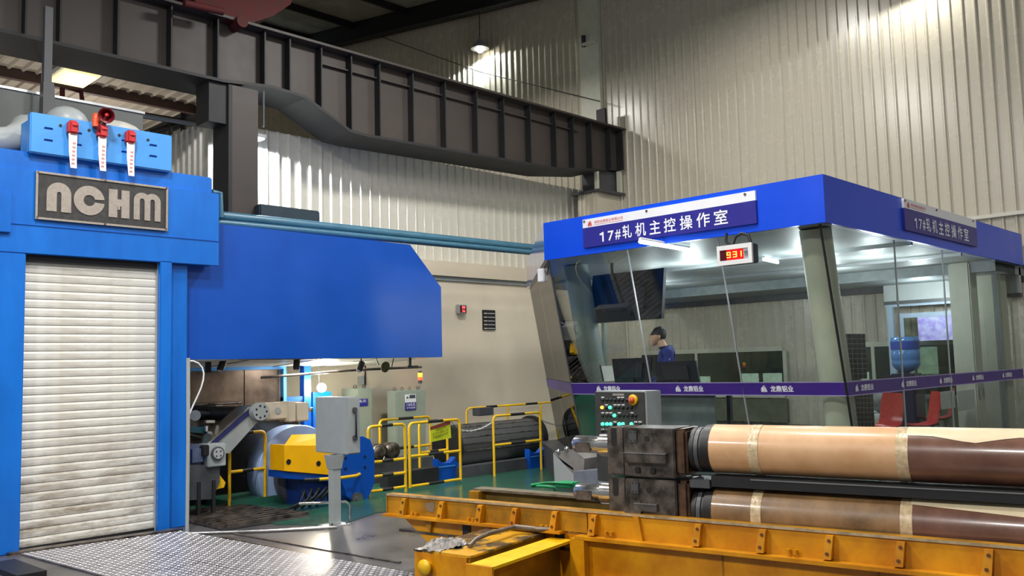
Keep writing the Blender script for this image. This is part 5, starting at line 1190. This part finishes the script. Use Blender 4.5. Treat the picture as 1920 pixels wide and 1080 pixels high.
# steel chute boxes left of the console
ch = thing('steel_chute', 'grey sheet steel chute with a sloping top left of the console', 'chute', tuple(P(1080, 900, Z=0)))
X_ = 8.3
obj('side_sheet', MB().prism([P(*p, X=X_) for p in ((1037, 850), (1075, 878), (1076, 905), (1040, 905))], (.05, 0, 0)), greyC, ch)
obj('slope', MB().prism([P(*p, X=X_) for p in ((1037, 848), (1074, 842), (1096, 860), (1094, 886), (1076, 890))], (.5, 0, 0)), mat('worn_grey_sheet', (150, 146, 140), .4, .2, .15, 6), ch)
obj('back_plate', MB().prism([P(*p, X=8.7) for p in ((1096, 848), (1122, 852), (1121, 884), (1094, 882))], (.05, 0, 0)), greyG, ch)
obj('front_box', MB().prism([P(*p, X=X_ - .2) for p in ((1076, 884), (1160, 880), (1160, 930), (1078, 930))], (.3, 0, 0)), mat('slate_sheet', (118, 124, 136), .35), ch)
for px, py in ((1047, 847), (1063, 842)): q = P(px, py, X=X_); obj('eye_bolt', MB().ball(q, .035), steelB, ch)

# ------------------------------------------------------------------ roll rack
AR = math.radians(9.6); dR = Vector((math.sin(AR), -math.cos(AR), 0)); nR = Vector((math.cos(AR), math.sin(AR), 0))
def T(u, v, z): return dR * u + nR * v + Vector((0, 0, z))
def tb(mb, u0, u1, v0, v1, z0, z1): return mb.hexa([T(u0, v0, z0), T(u1, v0, z0), T(u1, v1, z0), T(u0, v1, z0), T(u0, v0, z1), T(u1, v0, z1), T(u1, v1, z1), T(u0, v1, z1)])
ra = thing('roll_rack', 'long yellow steel roll rack with bolted stiffener blocks in the foreground', 'rack', tuple(T(-3, 6.1, 0)))
UE = .6
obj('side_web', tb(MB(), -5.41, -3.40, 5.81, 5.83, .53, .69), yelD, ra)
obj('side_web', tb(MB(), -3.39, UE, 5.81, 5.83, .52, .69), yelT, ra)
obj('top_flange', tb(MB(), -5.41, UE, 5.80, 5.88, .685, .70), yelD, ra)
obj('top_edge', tb(MB(), -5.41, UE, 5.796, 5.80, .684, .701), mat('worn_edge', (214, 190, 150), .3, .4, .2, 12), ra)
obj('bottom_flange', tb(MB(), -5.41, -3.6, 5.74, 5.9, .515, .535), yelT, ra)
obj('bottom_flange', tb(MB(), -3.46, UE, 5.72, 5.9, .495, .52), yelT, ra)
obj('end_plate', tb(MB(), -5.42, -5.41, 5.80, 5.9, .515, .70), yelD, ra)
us = (-5.21, -4.79, -4.39, -4.05, -3.68, -3.34, -2.52, -2.07, -1.64, -1.22, -.75, -.25, .3)
for u in us:
    mb = MB().hexa([T(u - .025, 5.745, .53), T(u + .03, 5.745, .53), T(u + .03, 5.81, .53), T(u - .025, 5.81, .53), T(u - .0, 5.765, .675), T(u + .045, 5.765, .675), T(u + .045, 5.81, .675), T(u - .0, 5.81, .675)])
    bl = obj('stiffener_block', mb, yelT if u != -5.21 else yelD, ra)
    for zz, uu in ((.565, .006), (.645, .02)):
        q = T(u + uu, 5.745 + (zz - .53) * .138, zz); obj('bolt', MB().cyl(q, q - nR * .008, .011, 8), mat('rusty_bolt', (110, 66, 24), .5), bl)
mb = MB().hexa([T(-2.98, 5.78, .52), T(-2.93, 5.78, .52), T(-2.93, 5.81, .52), T(-2.98, 5.81, .52), T(-3.0, 5.78, .69), T(-2.96, 5.78, .69), T(-2.96, 5.81, .69), T(-3.0, 5.81, .69)])
obj('splice_plate', mb, yelT, ra)
for u in (-5.08, -4.47, -3.76, -3.2, -1.86, -.5):
    for du in (-.022, .022):
        q = T(u + du, 5.775, .537); o = obj('hex_bolt', MB().cyl(q, q + Vector((0, 0, .03)), .016, 6), yelT, ra)
q = T(-4.93, 5.808, .62); obj('paint_patch', MB().prism([q + dR * a_ + Vector((0, 0, b_)) for a_, b_ in ((-.05, 0), (-.02, -.04), (.04, -.045), (.055, .0), (.05, .045), (.0, .03), (-.04, .03))], nR * -.002), mat('grey_patch', (128, 112, 92), .5), ra)
# lower frame
obj('lower_web', MB().prism([T(-5.27, 5.84, .515), T(-3.47, 5.84, .515), T(-3.47, 5.84, .0), T(-4.55, 5.84, .0)], nR * .02), yelT, ra)
obj('lower_rib', MB().prism([T(-5.0, 5.83, .515), T(-4.9, 5.83, .515), T(-4.93, 5.83, .40)], nR * -.03), yelD, ra)
obj('lower_web', tb(MB(), -3.44, UE, 5.80, 5.82, .0, .50), yelT, ra)
obj('lower_chord', tb(MB(), -3.4, UE, 5.74, 5.80, .18, .22), yelT, ra)
obj('end_post', tb(MB(), -3.50, -3.38, 5.72, 5.84, 0, .50), yelT, ra)
for u in (-2.35, -1.35, -.4): obj('web_joint', tb(MB(), u, u + .012, 5.795, 5.80, .22, .49), yelD, ra)
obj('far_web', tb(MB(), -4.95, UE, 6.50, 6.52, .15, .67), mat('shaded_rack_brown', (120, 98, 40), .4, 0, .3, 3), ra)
obj('far_top_flange', tb(MB(), -4.95, UE, 6.44, 6.58, .67, .69), mat('worn_edge_grey', (150, 140, 120), .3, .5, .2, 12), ra)
obj('far_end_post', tb(MB(), -4.97, -4.86, 6.4, 6.56, 0, .67), yelD, ra)
obj('tray', tb(MB(), -5.3, UE, 5.83, 6.50, .38, .40), steelD, ra)
for u in (-4.6, -3.7, -2.8): obj('cross_tie', tb(MB(), u, u + .08, 5.83, 6.5, .40, .50), beamD, ra)
# cradle under roll chocks
# transverse beam in front
xb = thing('transverse_beam', 'short yellow box beam with a dirty top sticking out of the rack', 'beam', tuple(T(-4, 5.3, 0)))
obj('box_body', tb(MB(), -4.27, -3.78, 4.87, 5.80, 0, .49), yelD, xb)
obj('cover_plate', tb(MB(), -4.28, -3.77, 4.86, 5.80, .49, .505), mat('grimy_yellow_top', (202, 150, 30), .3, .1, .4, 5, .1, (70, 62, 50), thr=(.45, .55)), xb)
q = T(-4.14, 4.87, .40); obj('end_knob', MB().lathe([(.035, 0), (.035, .05), (.055, .055), (.055, .07), (0, .072)], q, -nR, 18), yel, xb)
obj('end_cap', tb(MB(), -4.27, -3.8, 4.855, 4.87, 0, .49), yelT, xb)
x2 = thing('flanged_beam', 'bright yellow flanged beam with a shadowed web beside the dirty box beam', 'beam', tuple(T(-3.6, 5.2, 0)))
obj('top_flange', tb(MB(), -3.72, -3.52, 4.78, 5.80, .455, .475), yel, x2)
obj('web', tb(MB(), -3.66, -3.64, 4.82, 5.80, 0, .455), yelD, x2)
obj('end_plate', tb(MB(), -3.74, -3.52, 4.765, 4.785, 0, .475), yelT, x2)
x3 = thing('inner_chord', 'low yellow chord running under the flanged beam', 'beam', tuple(T(-3.3, 5.2, 0)))
obj('chord', tb(MB(), -3.45, -3.38, 4.7, 5.8, .12, .2), yelT, x3)
# rag and hose
q = T(-4.12, 5.02, .505)
mb = MB(); vs = []; NU, NV = 46, 30
for i in range(NU + 1):
    for j in range(NV + 1):
        u, v = i / NU * 2 - 1, j / NV * 2 - 1
        edge = max(0, 1 - (u * u * .95 + v * v * .9) ** 1.6)
        fold = abs(math.sin(u * 5.2 + v * 2.1 + 1.3 * math.sin(v * 3.4))) * .55 + abs(math.sin(v * 6.5 - u * 3.3 + 1.1 * math.sin(u * 4.7))) * .45
        z = .004 + edge ** .6 * (.018 + .045 * fold * (1 - .35 * u)) + .004 * math.sin(u * 31 + v * 17)
        wu = u * (.17 + .02 * math.sin(v * 7)); wv = v * (.105 + .02 * math.sin(u * 5 + 1)) * (1 - .25 * max(0, u))
        vs.append(q + nR * wu + dR * (wv + .03 * u) + Vector((0, 0, max(.002, z))))
fs = [(i * (NV + 1) + j, (i + 1) * (NV + 1) + j, (i + 1) * (NV + 1) + j + 1, i * (NV + 1) + j + 1) for i in range(NU) for j in range(NV)]
mb.add(vs, fs, True); nv_ = len(vs); mb.add([v_ - Vector((0, 0, .0025)) for v_ in vs], [f_[::-1] for f_ in fs], True)
rg = obj('wiping_rag', mb, ragM); tag(rg, 'crumpled grey wiping rag on the end of the dirty box beam', 'rag')
h0 = P(885, 1022, Z=.54)
hs = thing('steel_hose', 'bent oily pipe lying on the dirty box beam', 'pipe', tuple(h0))
obj('tube', MB().tube([P(880, 1024, Z=.52), P(892, 1011, Z=.55), P(915, 1001, Z=.57), P(945, 993, Z=.57), P(965, 988, Z=.56), P(985, 990, Z=.55)], .017, 10), hoseM, hs)
obj('tube_end', MB().tube([P(965, 988, Z=.56), P(1003, 992, Z=.54)], .021, 12), hoseM, hs); obj('tube_end', MB().tube([P(1005, 992, Z=.54), P(1040, 993, Z=.54)], .019, 12), hoseM, hs)

# ------------------------------------------------------------------ wrapped rolls with chocks
A2_ = math.radians(11); dQ = Vector((math.sin(A2_), -math.cos(A2_), 0)); nQ = Vector((math.cos(A2_), math.sin(A2_), 0))
def Q(u, v, z): return dQ * u + nQ * v + Vector((0, 0, z))
def qb(mb, u0, u1, v0, v1, z0, z1): return mb.hexa([Q(u0, v0, z0), Q(u1, v0, z0), Q(u1, v1, z0), Q(u0, v1, z0), Q(u0, v0, z1), Q(u1, v0, z1), Q(u1, v1, z1), Q(u0, v1, z1)])
def qbb(u0, u1, v0, v1, z0, z1, b=.006):
    mb = MB(); bm = bmesh.new(); bmesh.ops.create_cube(bm, size=1)
    for v in bm.verts: v.co = Vector(((u0 + u1) / 2 + v.co.x * (u1 - u0), (v0 + v1) / 2 + v.co.y * (v1 - v0), (z0 + z1) / 2 + v.co.z * (z1 - z0)))
    bmesh.ops.bevel(bm, geom=bm.edges[:], offset=b, segments=2, affect='EDGES')
    for v in bm.verts: v.co = Q(v.co.x, v.co.y, v.co.z)
    bmesh.ops.recalc_face_normals(bm, faces=bm.faces[:]); return mb.bm(bm)
VC = 6.10; RR = .170
def shell(u0, u1, zc, th0, th1, r, edge=None, n=24, m=30):
    """part of a wrap: angle 0 = towards camera, 90 = top; edge(t)-> th0 offset"""
    vs = []; mb = MB()
    for i in range(m + 1):
        t = i / m; u = u0 + (u1 - u0) * t; lo = th0 + (edge(t) if edge else 0)
        for k in range(n + 1):
            th = math.radians(lo + (th1 - lo) * k / n); vs.append(Q(u, VC - r * math.cos(th), zc + r * math.sin(th)))
    return mb.add(vs, [(i * (n + 1) + k, (i + 1) * (n + 1) + k, (i + 1) * (n + 1) + k + 1, i * (n + 1) + k + 1) for i in range(m) for k in range(n)], True)
def roll(zc, lab, clab, upper):
    ro = thing('wrapped_roll', lab, 'roll', tuple(Q(-1, VC, zc)), None)
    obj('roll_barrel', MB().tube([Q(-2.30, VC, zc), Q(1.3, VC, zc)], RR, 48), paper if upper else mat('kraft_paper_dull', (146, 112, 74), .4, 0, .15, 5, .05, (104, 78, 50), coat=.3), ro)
    mb = MB(); 
    obj('brown_wrap', shell(-1.02, 1.3, zc, -70, 75, RR + .0015), paperB, ro, label='darker brown film')
    if upper:
        obj('pale_sheet', shell(-1.02, 1.3, zc, 0, 130, RR + .004, edge=lambda t: 48 - (16 * max(0, 1 - abs(t - .16) / .10)) + 8 * min(1, t * 3) * 0), paperW, ro, label='pale loose paper flap')
    else:
        obj('pale_sheet', shell(-1.02, 1.3, zc, 0, 120, RR + .004, edge=lambda t: 52 - 55 * t), paperW, ro, label='pale loose paper flap')
    for u in (-2.02, -1.08):
        obj('tape_band', MB().tube([Q(u, VC, zc), Q(u + .07, VC, zc)], RR + .003, 48, cap=False), tapeM, ro)
    obj('end_collar', MB().tube([Q(-2.36, VC, zc), Q(-2.30, VC, zc)], [RR - .005, RR + .002], 40), blk, ro)
    obj('roll_neck', MB().tube([Q(-3.0, VC, zc), Q(-2.34, VC, zc)], .12, 32), steelD, ro)
    ck = thing('bearing_chock', clab, 'bearing block', tuple(Q(-2.7, VC, zc - .2)))
    zr = zc; zc = zc if upper else zc + .065; z0, z1 = zc - .205, zc + .145
    obj('block', qbb(-2.95, -2.55, 5.93, 6.27, z0, z1, .008), steelD, ck)
    obj('block_side', qbb(-3.10, -2.955, 5.95, 6.25, z0, z1, .01), steelD, ck)
    obj('slot', MB().prism([Q(-3.06, 5.947, z1 - .005), Q(-3.015, 5.947, z1 - .005), Q(-3.015, 5.947, z1 - .12), Q(-3.025, 5.947, z1 - .135), Q(-3.05, 5.947, z1 - .135), Q(-3.06, 5.947, z1 - .12)], nQ * .003), blk, ck)
    obj('rear_ring', qbb(-2.545, -2.46, 5.935, 6.265, z0 + .02, z1 - .0, .02), mat('bronze_brown', (110, 84, 66), .35, .6, .3, 8), ck)
    for u, w_ in ((-2.45, .03), (-2.415, .03), (-2.378, .035)):
        obj('seal_ring', MB().tube([Q(u, VC, zr - .01), Q(u + w_, VC, zr - .01)], .16, 36), [blk, greyD, blk][int((u + 2.45) / .034) % 3], ck)
    q = Q(-2.76, 5.929, zc + .07); obj('bore', MB().cyl(q, q - nQ * .002, .021, 20), blk, ck)
    obj('key_plate', qbb(-2.90, -2.84, 5.922, 5.93, zc + .04, z1 - .02, .002), greyD, ck)
    for a_, b_ in ((-2.885, z1 - .03), (-2.855, z1 - .03), (-2.885, zc + .055), (-2.855, zc + .055)): q = Q(a_, 5.922, b_); obj('key_screw', MB().cyl(q, q - nQ * .003, .005, 8), blk, ck)
    if upper:
        obj('wear_plate', qbb(-2.93, -2.60, 5.885, 5.93, zc - .10, zc - .035, .004), steelD, ck)
        obj('wear_plate_top', qbb(-2.93, -2.60, 5.88, 5.93, zc - .035, zc - .027, .002), steelB, ck)
        for u in (-2.84, -2.72): q = Q(u, 5.929, zc - .15); obj('lug', qbb(u - .02, u + .02, 5.915, 5.93, zc - .18, zc - .135, .004), blk, ck)
    else:
        q = Q(-2.885, 5.905, zc - .055); obj('boss', MB().cyl(q, q + nQ * .06, .075, 28), steelD, ck)
        obj('wear_plate', qbb(-2.87, -2.69, 5.90, 5.93, zc - .08, zc - .03, .004), steel, ck)
        obj('wear_plate_top', qbb(-2.87, -2.69, 5.895, 5.93, zc - .03, zc - .022, .002), steelB, ck)
    sh_ = thing('journal_end', clab.replace('chock', 'journal').replace('bearing block', 'journal'), 'shaft', tuple(Q(-3.3, VC, zc)))
    obj('shaft', MB().tube([Q(-3.22, VC, zc + .0), Q(-3.09, VC, zc)], .085, 28), steelB, sh_)
    obj('shaft_tip', MB().tube([Q(-3.46, VC, zc), Q(-3.44, VC, zc), Q(-3.22, VC, zc)], [.045, .066, .066], 28), steelB, sh_)
    obj('drive_flat', qbb(-3.42, -3.29, 6.03, 6.05, zc - .05, zc + .02, .002), steelD, sh_)
    return ro
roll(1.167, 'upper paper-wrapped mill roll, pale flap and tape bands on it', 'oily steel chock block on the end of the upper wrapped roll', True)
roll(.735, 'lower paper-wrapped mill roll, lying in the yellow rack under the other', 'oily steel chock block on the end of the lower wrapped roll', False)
sp_ = thing('separator_bar', 'black support bar with a shiny edge between the two wrapped rolls', 'bar', tuple(Q(-1, VC, .96)))
obj('bar', qb(MB(), -2.3, 1.3, VC - .13, VC + .13, .915, .99), blk, sp_); obj('bright_edge', qb(MB(), -2.02, .2, VC - .136, VC - .13, .972, .98), steelB, sp_)
o = thing('chock_wedge', 'grey steel wedge between the two chocks beside the seals', 'wedge', tuple(Q(-2.4, VC, .95))); obj('wedge', qbb(-2.46, -2.31, 5.96, 6.2, .90, .958, .004), greyD, o)
gs = thing('lifting_sling', 'green webbing sling lying left of the lower journal', 'sling', tuple(Q(-3.7, 6.5, .7)))
q = [P(993, 908, Z=.70), P(1035, 902, Z=.70), P(1072, 904, Z=.70), P(1075, 915, Z=.69), P(1040, 917, Z=.69), P(1035, 911, Z=.69), P(993, 912, Z=.69)]
obj('strap', MB().tube([P(995, 910, Z=.70), P(1020, 906, Z=.71), P(1040, 905, Z=.70), P(1075, 907, Z=.71)], .014, 6), greenG, gs)
obj('strap', MB().tube([P(996, 911, Z=.69), P(1025, 912, Z=.69), P(1040, 914, Z=.69), P(1040, 919, Z=.66)], .014, 6), greenG, gs)
obj('hook', MB().bbox(q[2].x - .12, q[2].x + .02, q[2].y - .1, q[2].y + .1, .66, .71, .01), greenG, gs)
